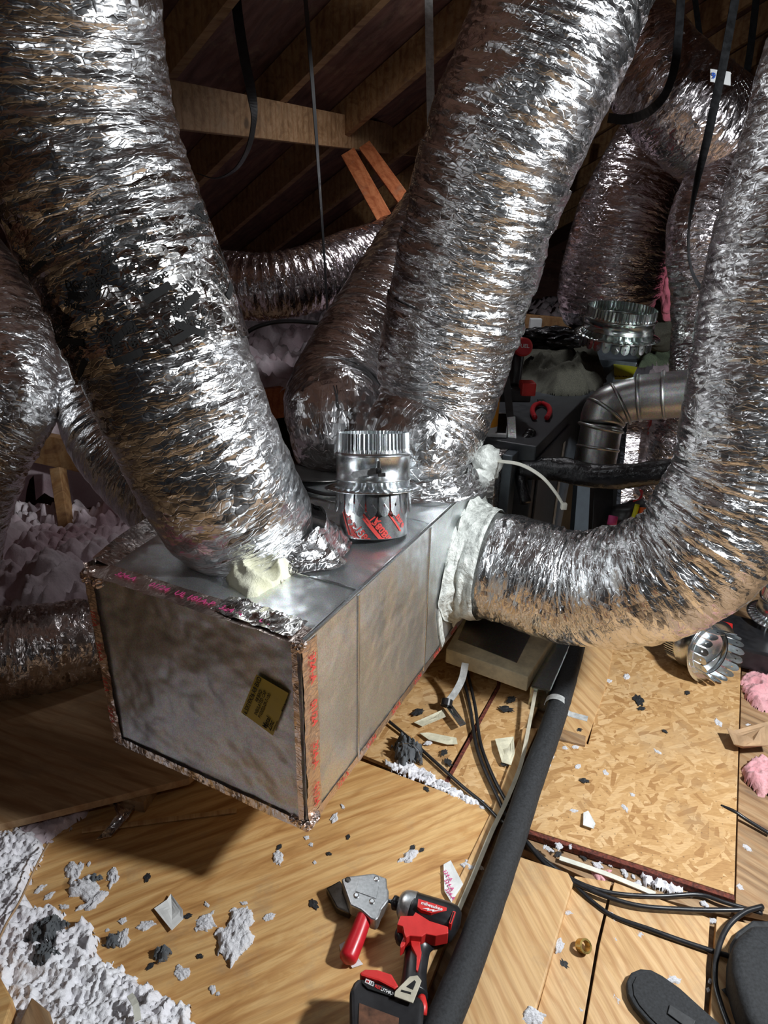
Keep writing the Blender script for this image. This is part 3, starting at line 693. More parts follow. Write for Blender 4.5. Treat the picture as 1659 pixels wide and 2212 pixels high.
# 8: upper right
P8 = [(1240, -60, 2.0, .13), (1345, 100, 1.95, .135), (1450, 210, 1.95, .15), (1560, 290, 2.0, .15), (1690, 400, 2.1, .15)]
d8, i8 = duct('foil duct crossing the upper right corner with a white numbered tag', P8, 801, 'foil_dim', n=120, step=.007, amp=.7)
P9 = [(1450, 190, 2.45, .15), (1390, 300, 2.5, .172), (1335, 430, 2.55, .19), (1305, 550, 2.62, .20), (1295, 620, 2.68, .20), (1300, 660, 2.72, .17)]
duct('foil duct hanging down behind the open collar on the dark cabinet', P9, 901, 'foil_dim', n=130, step=.0065, amp=1.0)
P10 = [(1640, 230, 1.95, .12), (1555, 340, 1.98, .12), (1500, 470, 2.02, .11), (1505, 640, 2.1, .10), (1500, 800, 2.15, .10), (1460, 930, 2.2, .10), (1420, 1050, 2.3, .1)]
duct('dark foil duct dropping between the hanging duct and the right duct', P10, 1001, 'foil_dim', n=110, step=.007, amp=1.5)
# 11 lower left
P11 = [(-200, 1460, 1.75, .125), (-60, 1450, 1.75, .125), (60, 1440, 1.8, .125), (180, 1415, 1.86, .122), (300, 1395, 1.95, .12), (420, 1370, 2.05, .12)]
duct('foil duct lying low at the left edge behind the metal box', P11, 1101, 'foil_old', n=120, step=.007, amp=1.2)

# ================================================================ SUPPLY PLENUM
pb = thing('supply_plenum', 'long galvanized sheet metal box with taped edges in the centre', 'metal box', BL(-.25, .5, 0))
def boxm(a0, a1, b0, b1, c0, c1, bev=.002):
    P = [BL(a0, b0, c0), BL(a1, b0, c0), BL(a1, b1, c0), BL(a0, b1, c0)]
    return prism(P, 0, c1 - c0, bev)
v, f = boxm(-.5, 0, .012, .95, 0, .419); mk('body', v, f, M['galv'], pb)
# end cap panel with slightly dished surface
na, nc = 60, 50; V = []
for i in range(na + 1):
    for j in range(nc + 1):
        a = -.5 + .5 * i / na; c = .419 * j / nc; e = min(i, na - i) / na * 2; e2 = min(j, nc - j) / nc * 2
        dsh = .006 * min(1, e * 5) * min(1, e2 * 5) * (1 + .5 * noise2(np.array([a]), np.array([c]), 7, 5)[0])
        V.append(BL(a, -.004 + dsh * 1.0, c))
fcs = [(i * (nc + 1) + j, (i + 1) * (nc + 1) + j, (i + 1) * (nc + 1) + j + 1, i * (nc + 1) + j + 1) for i in range(na) for j in range(nc)]
mk('end_cap', V, fcs, M['galv_cap'], pb, smooth=True)
# seams: raised standing lines
for b in (.187, .53):
    v, f = boxm(.0, .0035, b - .003, b + .003, .01, .41, .001); mk('seam', v, f, M['galv_bright'], pb)
    v, f = boxm(-.495, -.002, b - .003, b + .003, .419, .4215, .001); mk('seam', v, f, M['galv_bright'], pb)
v, f = tube([BL(.001, .0, .419), BL(.001, 1.0, .419)], .0045, .05, 10); mk('corner_bead', v, f, M['galv_bright'], pb)
# tape strips around the end cap edges
def tapestrip(p0, p1, side, n, w, mat, seed, amp=.0025, nm='edge_tape'):
    L = np.linalg.norm(p1 - p0); k = int(L / .006) + 2; m = 9; V = []; UV = []
    for i in range(k):
        for j in range(m):
            t = i / (k - 1); q = j / (m - 1) - .5
            x = p0 + (p1 - p0) * t + side * (q * w * (1 + .10 * noise2(np.array([t * L]), np.array([seed * .1]), 40, seed)[0]))
            hz = amp * (abs(noise2(np.array([t * L]), np.array([q * w]), 90, seed + 1)[0]) + .6 * abs(noise2(np.array([t * L]), np.array([q * w]), 30, seed + 2)[0]))
            V.append(x + n * (hz + .0012)); UV.append((q * w, t * L))
    f = [(i * m + j, (i + 1) * m + j, (i + 1) * m + j + 1, i * m + j + 1) for i in range(k - 1) for j in range(m - 1)]
    return mk(nm, V, f, M[mat], pb, smooth=True, uvs=UV)
nC = -DV; wd = .024
tapestrip(BL(-.488, -.005, 0), BL(-.488, -.005, .419), WV, nC, wd, 'tape', 1, .003)
tapestrip(BL(-.012, -.005, 0), BL(-.012, -.005, .41), WV, nC, .012, 'tape', 2, .002)
tapestrip(BL(-.5, -.005, .006), BL(0, -.005, .006), ZV, nC, .022, 'foil_old', 3, .0015)
tapestrip(BL(-.5, .012, .419), BL(-.0, .012, .419), DV, ZV, .05, 'tape', 4, .0015)
tapestrip(BL(-.19, .026, .4195), BL(-.02, .020, .4195), DV, ZV, .055, 'foil_tape', 5, .006)
tapestrip(BL(0.0, .018, 0), BL(0.0, .018, .41), DV, WV, .045, 'tape', 6, .002)
tapestrip(BL(0.0, 0, .012), BL(0.0, .95, .012), ZV, WV, .022, 'tape', 7, .0015)
tapestrip(BL(-.5, 0, .408), BL(-.5, .6, .408), ZV, -WV, .05, 'tape', 8, .004)
def blob(c, r, seed, sub=3, amp=.35, fq=3.0, sc=(1, 1, 1), rid=False, lump=0.0):
    bm = bmesh.new(); bmesh.ops.create_icosphere(bm, subdivisions=sub, radius=1.0); sd = Vector((seed * 3.1, seed * 1.7, seed * .9)); V = []
    for q in bm.verts:
        n_ = mnoise.noise(q.co * fq + sd) + .5 * mnoise.noise(q.co * fq * 2.3 + sd)
        if rid: n_ = .5 - abs(n_) * 1.6
        lm = lump * (abs(mnoise.noise(q.co * 7 + sd)) * 2 + abs(mnoise.noise(q.co * 14 + sd)))
        p = q.co * (1 + amp * n_ + lm); V.append((c[0] + p.x * r * sc[0], c[1] + p.y * r * sc[1], c[2] + p.z * r * sc[2]))
    bm.verts.index_update(); Fq = [tuple(x.index for x in g.verts) for g in bm.faces]; bm.free(); return np.array(V), Fq
for (a, b, c, r) in ((-.494, .004, .409, .017), (-.468, -.002, .405, .013), (-.006, .002, .410, .013), (-.006, .002, .010, .014), (-.002, .018, .012, .012), (-.492, .004, .010, .013), (-.03, -.002, .012, .010)):
    v, f = blob(BL(a, b, c), r, a * 50 + c * 30, 3, .5, 4, rid=True); mk('crumpled_tape', v, f, M['tape'], pb)
# lifted foil flap at the rear left top edge
v, f = ribbon([BL(-.49, .03, .425), BL(-.505, .15, .435), BL(-.51, .32, .44), BL(-.505, .5, .43)], np.array([ZV * .3 - WV, ZV * .8 - WV * .6, ZV - WV * .3, ZV * .5 - WV]), .045, .001); mk('loose_foil_flap', v, f, M['foil_old'], pb)
# red prints on tape
def printline(txt, n_, p0, p1, up, size, nrm_, mat='inkred'):
    xd = unit(p1 - p0)
    for k in range(n_):
        c = p0 + (p1 - p0) * (k + .5) / n_ + nrm_; v, f = text_flat(txt[k % len(txt)], size, c, xd, up, 0); mk('tape_print', v, f, M[mat], pb)
printline(['324-A', '01/24', '324-A', '01/24'], 4, BL(0.0, .022, .40), BL(.0, .022, .02), DV, .024, WV * .005)
printline(['324-A', '01/24', '324-A', '01/24', '324-A', '01/24', '324-A'], 7, BL(0.0, .06, .012), BL(.0, .92, .012), ZV, .018, WV * .004)
printline(['181A', '324-A', '181A', '324-A'], 4, BL(-.488, -.005, .36), BL(-.488, -.005, .04), WV, .018, -DV * .0075)
printline(['324-A', '01/24', 'UL 181A-P', '324-A', '01/24'], 5, BL(-.45, .014, .419), BL(-.03, .014, .419), DV, .02, ZV * .0045, 'inkmag')
# yellow label
capP = BL(0, -.004, 0)
q = [onplane(x, y, capP + DV * .004, DV) for x, y in ((540, 1548), (570, 1465), (641, 1503), (611, 1596))]
lb = mk('product_label', [p - DV * .003 for p in q], [(0, 1, 2, 3)], M['yellow'], pb, label='yellow product sticker with black print')
xd = unit(q[1] - q[0]); yd = unit(q[0] - q[3]); yd = unit(yd - np.dot(yd, xd) * xd); Lx = np.linalg.norm(q[1] - q[0]); Ly = np.linalg.norm(q[3] - q[0])
def lp(u_, v_): return q[0] + (q[1] - q[0]) * u_ + (q[3] - q[0]) * v_
nrm = np.cross(xd, yd); sg = 1 if np.dot(nrm, -DV) > 0 else -1
pp = [text_flat(t_, Lx * sz, lp(u_, v_), xd, yd, sg * .0045) for t_, sz, u_, v_ in (('16.5X19X36 R8 BXD', .115, .5, .12), ('R8 BXD', .09, .62, .27), ('INSULATED CAP', .085, .5, .38), ('P103020-09-7-100', .085, .5, .5), ('Metal', .13, .2, .72), ('Zinc', .13, .2, .84), ('www.mz.com', .05, .25, .95), ('MADE IN USA', .05, .8, .95))]
for v, f in pp: mk('label_print', v, f, M['ink'], lb)

# mastic ring and take-off neck on the side face (part of the right duct)
disk_sheet(fc + WV * .001, WV, .13, .185, .035, 720, 'mastic', 'mastic_flange', d7, .02, .3, wob=.16)
v, f, uv, _ = duct_mesh([('w', fc + WV * .0, .155), ('w', fc + WV * .03, .15), ('w', fc + WV * .075, .143)], 733, amp=2.4, n=150, step=.003, off=.005)
mk('mastic_collar', v, f, M['mastic'], d7, uvs=uv)
v, f = ribbon([fc + WV * .003 - DV * .15 + ZV * .06, fc + WV * .003 - DV * .185 - ZV * .05, fc + WV * .003 - DV * .17 - ZV * .13, fc + WV * .003 - DV * .145 - ZV * .19], DV, .022, .004); mk('mastic_smear', v, f, M['mastic'], d7)
v, f = hfield([fl(x, y, boxtop) for x, y in ((985, 1040), (1020, 1010), (1045, 985), (1070, 990), (1062, 1020), (1035, 1038), (1000, 1050))], boxtop, .035, .003, 88, kind='cloth', f0=18, edge=.03, wob=.004)
v[:, 2] += .0
mk('mastic_blob', v, f, M['mastic'], d6, smooth=True, label='white mastic smeared over the foot of the duct')
v, f = blob(dp(1048, 990, 1.80), .05, 5, 3, .3, 2.5, (.8, .6, 1.0)); mk('mastic_blob', v, f, M['mastic'], d6, smooth=True)
v, f = ribbon([dp(995, 1035, 1.72), dp(950, 1030, 1.68), dp(905, 1045, 1.64)], V3(.3, .6, .3), .045, .002); mk('black_inner_core', v, f, M['bag'], d6)
# black sheet lip behind the collar
dk = thing('cut_metal_lid', 'dark bent round metal cut-out lying on the box behind the collar', 'metal scrap', fl(660, 1040, boxtop))
v, f = lathe(fl(668, 1030, boxtop + .012), unit(V3(.05, .15, 1)), [(.0, .0), (.06, .001), (.10, .003), (.112, .006), (.112, .002), (.0, -.002)], 60); mk('disc', v, f, M['darksteel'], dk, smooth=True)
v, f = ribbon([fl(615, 1040, boxtop + .01), fl(650, 1060, boxtop + .014), fl(700, 1072, boxtop + .01), fl(735, 1070, boxtop + .006)], V3(.1, 1, .1), .016, .002); mk('rim_strip', v, f, M['blackp'], dk)

# ================================================================ TAKE-OFF COLLARS
def collar(label, base, ax, r, H, mat='galv_bright', tape=False, lever=None, ntab=20, group=None, tabs=True, flip=False, n=160):
    """base: centre of tab end; ax: towards the crimped end"""
    ax = unit(np.array(ax, float)); root = thing('duct_collar', label, 'duct collar', base, group)
    e = unit(np.cross(ax, V3(0.3, 1, 0.2))); g = np.cross(ax, e)
    hf = H * .48                                           # flange height
    prof = [(r, hf), (r, hf + .012), (r + .003, hf + .015), (r + .003, hf + .018), (r, hf + .021), (r, H * .77), (r + .003, H * .78), (r + .0035, H * .795), (r, H * .81), (r - .001, H * .815)]
    v, f = lathe(base, ax, prof, n); w_, g_ = lathe(base, ax, [(a - .0012, b) for a, b in prof], n)
    mk('sleeve', *join((v, f), (w_, [q[::-1] for q in g_])), M[mat], root, smooth=True)
    nc = 54
    cr = lambda a, r_, h_: .0016 * np.sign(np.sin(a * nc)) * np.abs(np.sin(a * nc)) ** .5 * (1 if h_ > H * .84 else 0)
    pr2 = [(r - .001, H * .815), (r - .002, H * .85), (r - .0025, H * .93), (r - .003, H), (r - .0045, H), (r - .004, H * .85), (r - .003, H * .815)]
    v, f = lathe(base, ax, pr2, nc * 6, cr); mk('crimped_rim', v, f, M[mat], root)
    dim = lambda a, r_, h_: 0 * a
    v, f = lathe(base, ax, [(r, hf), (r + .006, hf + .001), (r + .014, hf - .001), (r + .026, hf - .004), (r + .026, hf - .0055), (r + .012, hf - .003), (r, hf - .002)], n)
    k = np.arange(len(v)); aa = 2 * np.pi * (k % n) / n; rr = k // n
    v = v + ax * (np.where((rr >= 1) & (rr <= 2), .002 * np.sin(aa * 36), 0))[:, None]
    mk('flange', v, f, M[mat], root, smooth=True)
    if tabs:
        for k in range(ntab):
            a0 = 2 * np.pi * k / ntab; hw = 2 * np.pi / ntab * .42; P = []; L = hf * .5
            outl = [(-hw, 0), (-hw, -.75), (-hw * .6, -.93), (0, -1), (hw * .6, -.93), (hw, -.75), (hw, 0)]
            hole = [(0, -.62), (hw * .22, -.54), (0, -.46), (-hw * .22, -.54)]
            rad = r + .001
            def pt(a, h, o=0): 
                rq = rad + o + .004 * max(0, -h) ; A = a0 + a; return base + ax * (hf - .003 + h * L) + rq * (math.cos(A) * e + math.sin(A) * g)
            vs = [pt(a, h) for a, h in outl] + [pt(a, h) for a, h in hole] + [pt(a, h, -.0012) for a, h in outl] + [pt(a, h, -.0012) for a, h in hole]
            # outline 0-6, hole 7-10 (7 bottom, 8 right, 9 top, 10 left)
            fs = [(0, 1, 10, 9), (1, 2, 3, 7, 10), (3, 4, 5, 8, 7), (5, 6, 9, 8), (6, 0, 9)]
            fs2 = [tuple(11 + i for i in q)[::-1] for q in fs]; side = [(i, i + 11, (i + 1) % 7 + 11, (i + 1) % 7) for i in range(7)]
            mk('tab', vs, fs + fs2 + side, M[mat], root)
    if tape:
        v, f = lathe(base, ax, [(r - .006, .0), (r - .006, hf * .55), (r - .003, hf)], n); mk('inner_sleeve', v, f, M['galv_bright'], root, smooth=True)
        info_r = r - .0045
        sfa = math.atan2(np.dot(O - base, g), np.dot(O - base, e))
        for (da, h, t_, rot, mt) in ((-.75, .045, 'VentureTape', -1.15, 0), (-.2, .07, 'Tape', -.9, 0), (.15, .028, '1580B', -.9, 0), (.32, .018, 'Venture', -.9, 0), (.75, .05, 'Venture', -.9, 0), (-.3, .01, '1580', -.9, 0)):
            v2, f2 = textmesh(t_, .021); ca, sa_ = math.cos(rot), math.sin(rot); x = v2[:, 0] * ca - v2[:, 1] * sa_; y = v2[:, 0] * sa_ + v2[:, 1] * ca
            y = np.clip(y + h, .002, hf * .75); A = sfa + da + x / info_r
            tp_ = mk('tape_print', base + ax * y[:, None] + (info_r + .0008) * (np.cos(A)[:, None] * e + np.sin(A)[:, None] * g), f2, M['inkred'], root)
            xs = np.linspace(-.035, .035, 6); q = np.array([[x_, y_] for x_ in xs for y_ in (-.0165, -.0125)]); x = q[:, 0] * ca - q[:, 1] * sa_; y = np.clip(q[:, 0] * sa_ + q[:, 1] * ca + h, .002, hf * .75); A = sfa + da + x / info_r
            mk('print_bar', base + ax * y[:, None] + (info_r + .0006) * (np.cos(A)[:, None] * e + np.sin(A)[:, None] * g), [(2 * i, 2 * i + 2, 2 * i + 3, 2 * i + 1) for i in range(5)], M['inkred'], root)
    # damper blade inside and lever outside
    v, f = lathe(base, ax, [(0, H * .66), (r * .93, H * .66), (r * .93, H * .652), (0, H * .652)], 48)
    c = base + ax * H * .656; rot = Matrix.Rotation(.5, 3, Vector(e)); v = np.array([tuple(rot @ Vector(p - c)) for p in v]) + c
    mk('damper_blade', v, f, M[mat], root, smooth=False)
    if lever is not None:
        la = lever; rd = math.cos(la) * e + math.sin(la) * g; tn = unit(np.cross(ax, rd)); p0 = base + ax * H * .67 + rd * (r + .008)
        sgn = lever_dir
        v, f = prism([p0 + tn * sgn * x + ax * y for x, y in ((-.004, -.008), (-.004, .006), (-.03, .002), (-.052, -.002), (-.056, -.009), (-.052, -.015), (-.046, -.015), (-.03, -.011))], -.001, .001, 0, up=rd); mk('lever', v, f, M['cast'], root)
        v, f = tube([p0 - rd * .01, p0 + rd * .016], .0042, .004, 10); mk('spindle', v, f, M['chrome'], root)
        v, f = join(box(p0 + rd * .010 + ax * .010, tn * .003, rd * .0022, ax * .010, .001), box(p0 + rd * .010 - ax * .008 + tn * .006, tn * .008, rd * .0022, ax * .004, .001), box(p0 + rd * .01, tn * .006, rd * .004, ax * .006, .001)); mk('wing_nut', v, f, M['darksteel'], root)
    return root
cb = fl(808, 1152, boxtop)
axc = unit(V3(-.02, .24, 1)); e_ = unit(np.cross(axc, V3(.3, 1, .2))); g_ = np.cross(axc, e_)
lever_dir = 1
la = math.atan2(np.dot(O - cb, g_), np.dot(O - cb, e_)) + .12
collar('shiny round take-off collar with damper lever standing on the metal box', cb, axc, .080, .222, tape=True, lever=la)
cb2 = dp(1308, 752, 2.22)
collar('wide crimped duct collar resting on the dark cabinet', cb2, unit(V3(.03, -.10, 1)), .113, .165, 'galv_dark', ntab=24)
p = fl(1560, 1395, .10)
axl = unit(fl(1455, 1350, .075) - fl(1560, 1400, .125))
collar('duct collar lying on its side on the strand board at right', fl(1612, 1405, .125), unit(V3(-.38, .88, -.2)), .07, .21, lever=None, ntab=18)
collar('small duct collar partly hidden at the right edge above the lying collar', fl(1672, 1345, .03), unit(V3(-.05, -.1, 1)), .06, .2, 'galv_bright', ntab=16)

# ================================================================ FURNACE / CABINET SIDE
def fbox(a0, a1, b0, b1, z0, z1, bev=.004):
    P = [BL(a0, b0, 0) * V3(1, 1, 0), BL(a1, b0, 0) * V3(1, 1, 0), BL(a1, b1, 0) * V3(1, 1, 0), BL(a0, b1, 0) * V3(1, 1, 0)]
    return prism(P, z0, z1, bev)
FT = .66
fu = thing('furnace_cabinet', 'dark grey furnace cabinet beyond the far end of the metal box', 'furnace', BL(-.2, 1.7, -.185))
v, f = fbox(-.5, .10, 1.06, 2.45, .06, FT); mk('casing', v, f, M['furn'], fu)
v, f = fbox(.101, .108, 1.10, 1.5, .12, FT - .04, .002); mk('access_panel', v, f, M['furn'], fu)
v, f = fbox(.109, .111, 1.40, 1.43, .25, FT - .08, .0005); mk('rating_label', v, f, M['strapg'], fu)
v, f = fbox(.102, .104, 1.12, 1.35, .14, .3, .001); mk('lower_label', v, f, M['blackp'], fu)
v, f = fbox(-.52, .02, .95, 1.06, .15, FT - .02); mk('coupling_flange', v, f, M['foil_old'], fu)
v, f = fbox(.02, .05, 1.0, 1.06, .15, FT - .02); mk('corner_trim', v, f, M['furn2'], fu)
v, f = fbox(-.5, .19, 2.46, 3.4, .06, FT + .03); mk('coil_cabinet', v, f, M['furn2'], None, label='blue grey cabinet section behind the heap of clothing', cat='cabinet')
# vertical dark panel and foil taped return box right of the flue
rb = thing('return_plenum', 'foil taped sheet metal panel seen right of the flue pipe', 'metal panel', dp(1400, 1200, 2.3))
v, f = beam(dp(1375, 860, 2.25), dp(1362, 1130, 2.3), .10, .04, side=V3(1, 0, 0)); mk('panel', v, f, M['foil_dim'], rb)
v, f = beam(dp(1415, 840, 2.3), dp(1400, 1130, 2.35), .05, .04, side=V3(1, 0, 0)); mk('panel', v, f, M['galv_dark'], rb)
v, f = beam(dp(1395, 850, 2.24), dp(1385, 1130, 2.28), .006, .045, side=V3(1, 0, 0)); mk('red_edge_tape', v, f, M['inkred'], rb)
v, f = beam(dp(1300, 860, 2.5), dp(1290, 1160, 2.45), .19, .06, side=V3(1, 0, 0)); mk('equipment_door', v, f, M['doorm'], label='blue grey equipment door behind the flue pipe', cat='panel')
v, f = beam(dp(1297, 1020, 2.02), dp(1297, 1140, 2.0), .06, .04, side=V3(1, 0, 0)); mk('black_bracket', v, f, M['blackp'], label='black upright bracket under the black wrapped line', cat='bracket')
# flue
fl1 = thing('flue_pipe', 'dull metal flue pipe with an adjustable elbow beside the furnace', 'flue pipe', dp(1278, 1010, 2.0))
def ringtube(P, r, nm, seams=()):
    v, f = tube(P, r, .008, 40); mk(nm, v, f, M['galv_flue'], fl1, smooth=True)
fa = dp(1278, 1000, 2.02); fb = dp(1292, 900, 2.0); fc2 = dp(1330, 850, 1.99); fd = dp(1372, 838, 1.97); fe = dp(1560, 812, 1.86)
ringtube([fa, fb], .062, 'vertical_pipe'); ringtube([fb, dp(1295, 878, 2.0), dp(1305, 862, 1.995), fc2 , fd], .0655, 'elbow'); ringtube([fd, dp(1460, 826, 1.92), fe], .069, 'horizontal_pipe')
for (p, q, r) in ((fa, fb, .066), (dp(1285, 950, 2.01), fb, .066), (dp(1290, 905, 2.0), fb + ZV * .01, .07), (dp(1300, 872, 1.995), dp(1318, 848, 1.99), .071), (dp(1330, 852, 1.99), dp(1352, 840, 1.98), .072), (fd, fe, .073), (dp(1425, 830, 1.94), fe, .074)):
    t_ = unit(q - p); v, f = lathe(p, t_, [(r - .006, -.006), (r - .001, -.003), (r, 0), (r - .001, .003), (r - .006, .006)], 40); mk('bead', v, f, M['galv_flue'], fl1, smooth=True)
# black wrapped line
rf = lambda s, a: .004 * lat(77, 6, 0, np.broadcast_to(a[None] / 2 / np.pi, (len(s), len(a))), np.broadcast_to(s[:, None] * 25, (len(s), len(a))))
v, f = tube([dp(1122, 1000, 1.93), dp(1200, 998, 1.88), dp(1290, 1012, 1.82), dp(1380, 1005, 1.78), dp(1500, 985, 1.72)], .034, .008, 28, rfun=rf)
bw = mk('wrapped_line', v, f, M['bag'], smooth=True, label='black tape wrapped line running level in front of the flue', cat='wrapped pipe')
v, f = tube([dp(1135, 1075, 1.9), dp(1122, 1020, 1.92), dp(1120, 960, 1.95), dp(1140, 920, 1.98)], .017, .008, 16); mk('end_loop', v, f, M['bag'], bw, smooth=True)
# cable tie curl
v, f = ribbon([dp(1072, 986, 1.78), dp(1120, 992, 1.72), dp(1165, 1015, 1.68), dp(1197, 1048, 1.66), dp(1216, 1076, 1.65)], V3(.1, .9, .6), .009, .0025)
ct = mk('cable_tie', v, f, M['nylon'], label='white cable tie curling out from the mastic above the right duct', cat='cable tie')
v, f = box(dp(1217, 1078, 1.65), V3(.007, 0, 0), V3(0, .006, 0), V3(0, 0, .008), .001); mk('tie_head', v, f, M['nylon'], ct)

# things on the furnace
v, f = hfield([fl(x, y, FT) for x, y in ((1100, 830), (1118, 790), (1112, 752), (1160, 742), (1230, 752), (1265, 748), (1295, 795), (1285, 820), (1240, 838), (1190, 840))], FT, .13, .006, 71, kind='cloth', f0=8, edge=.09, wob=.012)
mk('jacket', v, f, M['cloth'], smooth=True, label='crumpled dark olive jacket heaped on the furnace cabinet', cat='jacket')
v, f = hfield([fl(x, y, FT + .02) for x, y in ((1370, 770), (1440, 760), (1430, 720), (1350, 725))], FT + .02, .12, .008, 72, kind='cloth', f0=7, edge=.1, wob=.01)
mk('green_cloth', v, f, M['cloth2'], smooth=True, label='small green cloth beside the wide collar', cat='cloth')
v, f = blob(dp(1400, 680, 2.9), .16, 9, 4, .35, 1.6, (1, .7, .6)); mk('dark_cloth', v, f, M['cloth'], smooth=True, label='dark green cloth behind the wide collar', cat='cloth')
v, f = blob(dp(1180, 716, 2.7), .085, 3, 4, .4, 2.2, (1.8, .7, .5), rid=True); mk('black_glove', v, f, M['bag'], label='black shiny gloves lying behind the jacket', cat='gloves')
yc = thing('yellow_card', 'bright yellow card under the wide collar', 'card', fl(1340, 780, FT + .01))
v, f = prism([fl(x, y, FT + .012) for x, y in ((1316, 800), (1352, 798), (1364, 772), (1312, 765))], -.001, .001); mk('sheet', v, f, M['yellowb'], yc)
v, f = text_flat('ENFL', .035, fl(1335, 793, FT + .014), V3(1, -.05, 0), V3(0, 1, 0), 0); mk('print', v, f, M['ink'], yc)
# red nut driver / drill
dr = thing('impact_drill', 'red and black drill standing on the furnace behind the middle duct', 'drill', dp(1105, 860, 2.25))
v, f = tube([dp(1117, 738, 2.04), dp(1085, 735, 2.2)], .029, .01, 26); mk('motor_housing', v, f, M['red'], dr, smooth=True)
v, f = tube([dp(1117, 738, 2.03), dp(1117, 738, 2.045)], .024, .01, 26); cap_ = mk('end_cap', v, f, M['redgrip'], dr)
e1 = unit(ray(1118, 735)); xr = unit(np.cross(e1, ZV)); yr = np.cross(xr, e1)
v, f = text_flat('FUEL', .016, dp(1117, 736, 2.026), xr, yr, 0); mk('lettering', v, f, M['whiteink'], cap_)
v, f = tube([dp(1104, 755, 2.1), dp(1098, 825, 2.1)], .022, .01, 18); mk('handle', v, f, M['blackp'], dr, smooth=True)
v, f = box(dp(1098, 838, 2.08), V3(.05, 0, 0), V3(0, .04, 0), V3(0, 0, .022), .006); mk('battery', v, f, M['blackp'], dr)
v, f = box(dp(1128, 826, 2.04), V3(.022, 0, 0), V3(0, .03, 0), V3(0, 0, .020), .005); mk('battery_latch', v, f, M['red'], dr)
# pliers
pl_ = thing('pliers', 'pair of red handled pliers lying on top of the furnace', 'pliers', fl(1158, 880, FT))
for sg_ in (-1, 1):
    v, f = tube([fl(1160 + sg_ * 3, 858, FT + .012), fl(1160 + sg_ * 15, 864, FT + .012), fl(1160 + sg_ * 19, 876, FT + .012), fl(1160 + sg_ * 13, 889, FT + .012)], .0085, .004, 14); mk('handle', v, f, M['redgrip'], pl_, smooth=True)
v, f = box(fl(1160, 855, FT + .01), V3(.012, 0, 0), V3(0, .02, 0), V3(0, 0, .006), .002); mk('jaw', v, f, M['darksteel'], pl_)
# phone
ph = thing('phone', 'white phone with a black screen lying between the duct and the furnace', 'phone', fl(1082, 905, FT + .004))
q = [fl(x, y, FT + .012) for x, y in ((1040, 928), (1088, 928), (1092, 882), (1046, 882))]
v, f = prism(q, -.011, 0, .002); mk('case', v, f, M['white'], ph)
c_ = sum(q) / 4; v, f = prism([c_ + (p_ - c_) * .9 for p_ in q], 0, .0012, .0004); mk('screen', v, f, M['screen'], ph)
# bottle
bt = thing('spray_can', 'can with an orange label half hidden behind the middle duct', 'can', dp(1040, 930, 2.0))
b0 = fl(1043, 930, FT) ; v, f = lathe(b0, ZV, [(0, 0), (.03, 0), (.032, .004), (.032, .03)], 32); mk('base_band', v, f, M['white'], bt, smooth=True)
v, f = lathe(b0, ZV, [(.0322, .03), (.0322, .15)], 32); mk('label_band', v, f, M['orange'], bt, smooth=True)
v, f = lathe(b0, ZV, [(.032, .15), (.03, .165), (.018, .18), (.018, .2), (0, .2)], 32); mk('cap', v, f, M['white'], bt, smooth=True)
# hanging strap over furnace
v, f = ribbon([dp(1070, 740, 2.05), dp(1085, 830, 2.0), dp(1094, 895, 1.97), dp(1098, 945, 1.95)], V3(1, -.4, 0), .022, .002); mk('hanging_strap', v, f, M['strap'], label='dark strap hanging in front of the drill on the furnace', cat='strap')
v, f = ribbon([dp(1096, 890, 1.96), dp(1099, 925, 1.95), dp(1101, 948, 1.95)], V3(1, -.4, 0), .024, .003); mk('strap_tab', v, f, M['galv_flue'], label='bright frayed end of the strap beside the phone', cat='strap')
# red wire, orange and yellow grips at right
sb_ = thing('tool_pouch', 'black tool pouch with yellow and orange handles behind the right duct', 'tool pouch', dp(1370, 1110, 1.95))
v, f = blob(dp(1368, 1100, 1.95), .075, 4, 3, .25, 1.8, (1.0, .6, .8)); mk('pouch', v, f, M['blackp'], sb_, smooth=True)
for (x0, y0, x1, y1, r, m_) in ((1376, 1068, 1366, 1110, .007, 'yellowb'), (1392, 1075, 1388, 1105, .014, 'orange2'), (1325, 1095, 1322, 1115, .013, 'inkmag')):
    v, f = tube([dp(x0, y0, 1.85), dp(x1, y1, 1.85)], r, .008, 14); mk('handle', v, f, M[m_], sb_, smooth=True)
v, f = tube([dp(1366, 1062, 1.88), dp(1384, 1052, 1.88), dp(1380, 1036, 1.9), dp(1386, 1042, 1.9), dp(1378, 1058, 1.88)], .002, .005, 8); mk('red_wire', v, f, M['redgrip'], label='thin red wire curling above the tool pouch', cat='wire')
v, f = beam(dp(1400, 1035, 2.4), dp(1400, 1075, 2.4), .16, .02, side=V3(1, 0, 0)); mk('wood_offcut', v, f, M['redwood'], label='red brown wood offcut behind the tool pouch', cat='wood')
v, f = blob(dp(1448, 590, 2.7), .10, 2, 4, .3, 2.2, (.8, .6, 1.4)); mk('pink_batt', v, f, M['pink_deep'], smooth=True, label='deep pink fibreglass batt showing between two hanging ducts', cat='insulation')
v, f = box(dp(1140, 690, 3.4), V3(.03, 0, 0), V3(0, .02, 0), V3(0, 0, .035), .004); mk('white_cup', v, f, M['white'], label='small white container on the timber ledge at the back', cat='container')
v, f = beam(dp(1090, 680, 3.6), dp(1270, 690, 3.4), .05, .07); mk('timber_ledge', v, f, M['rafter'], label='brown timber ledge behind the black gloves', cat='timber')

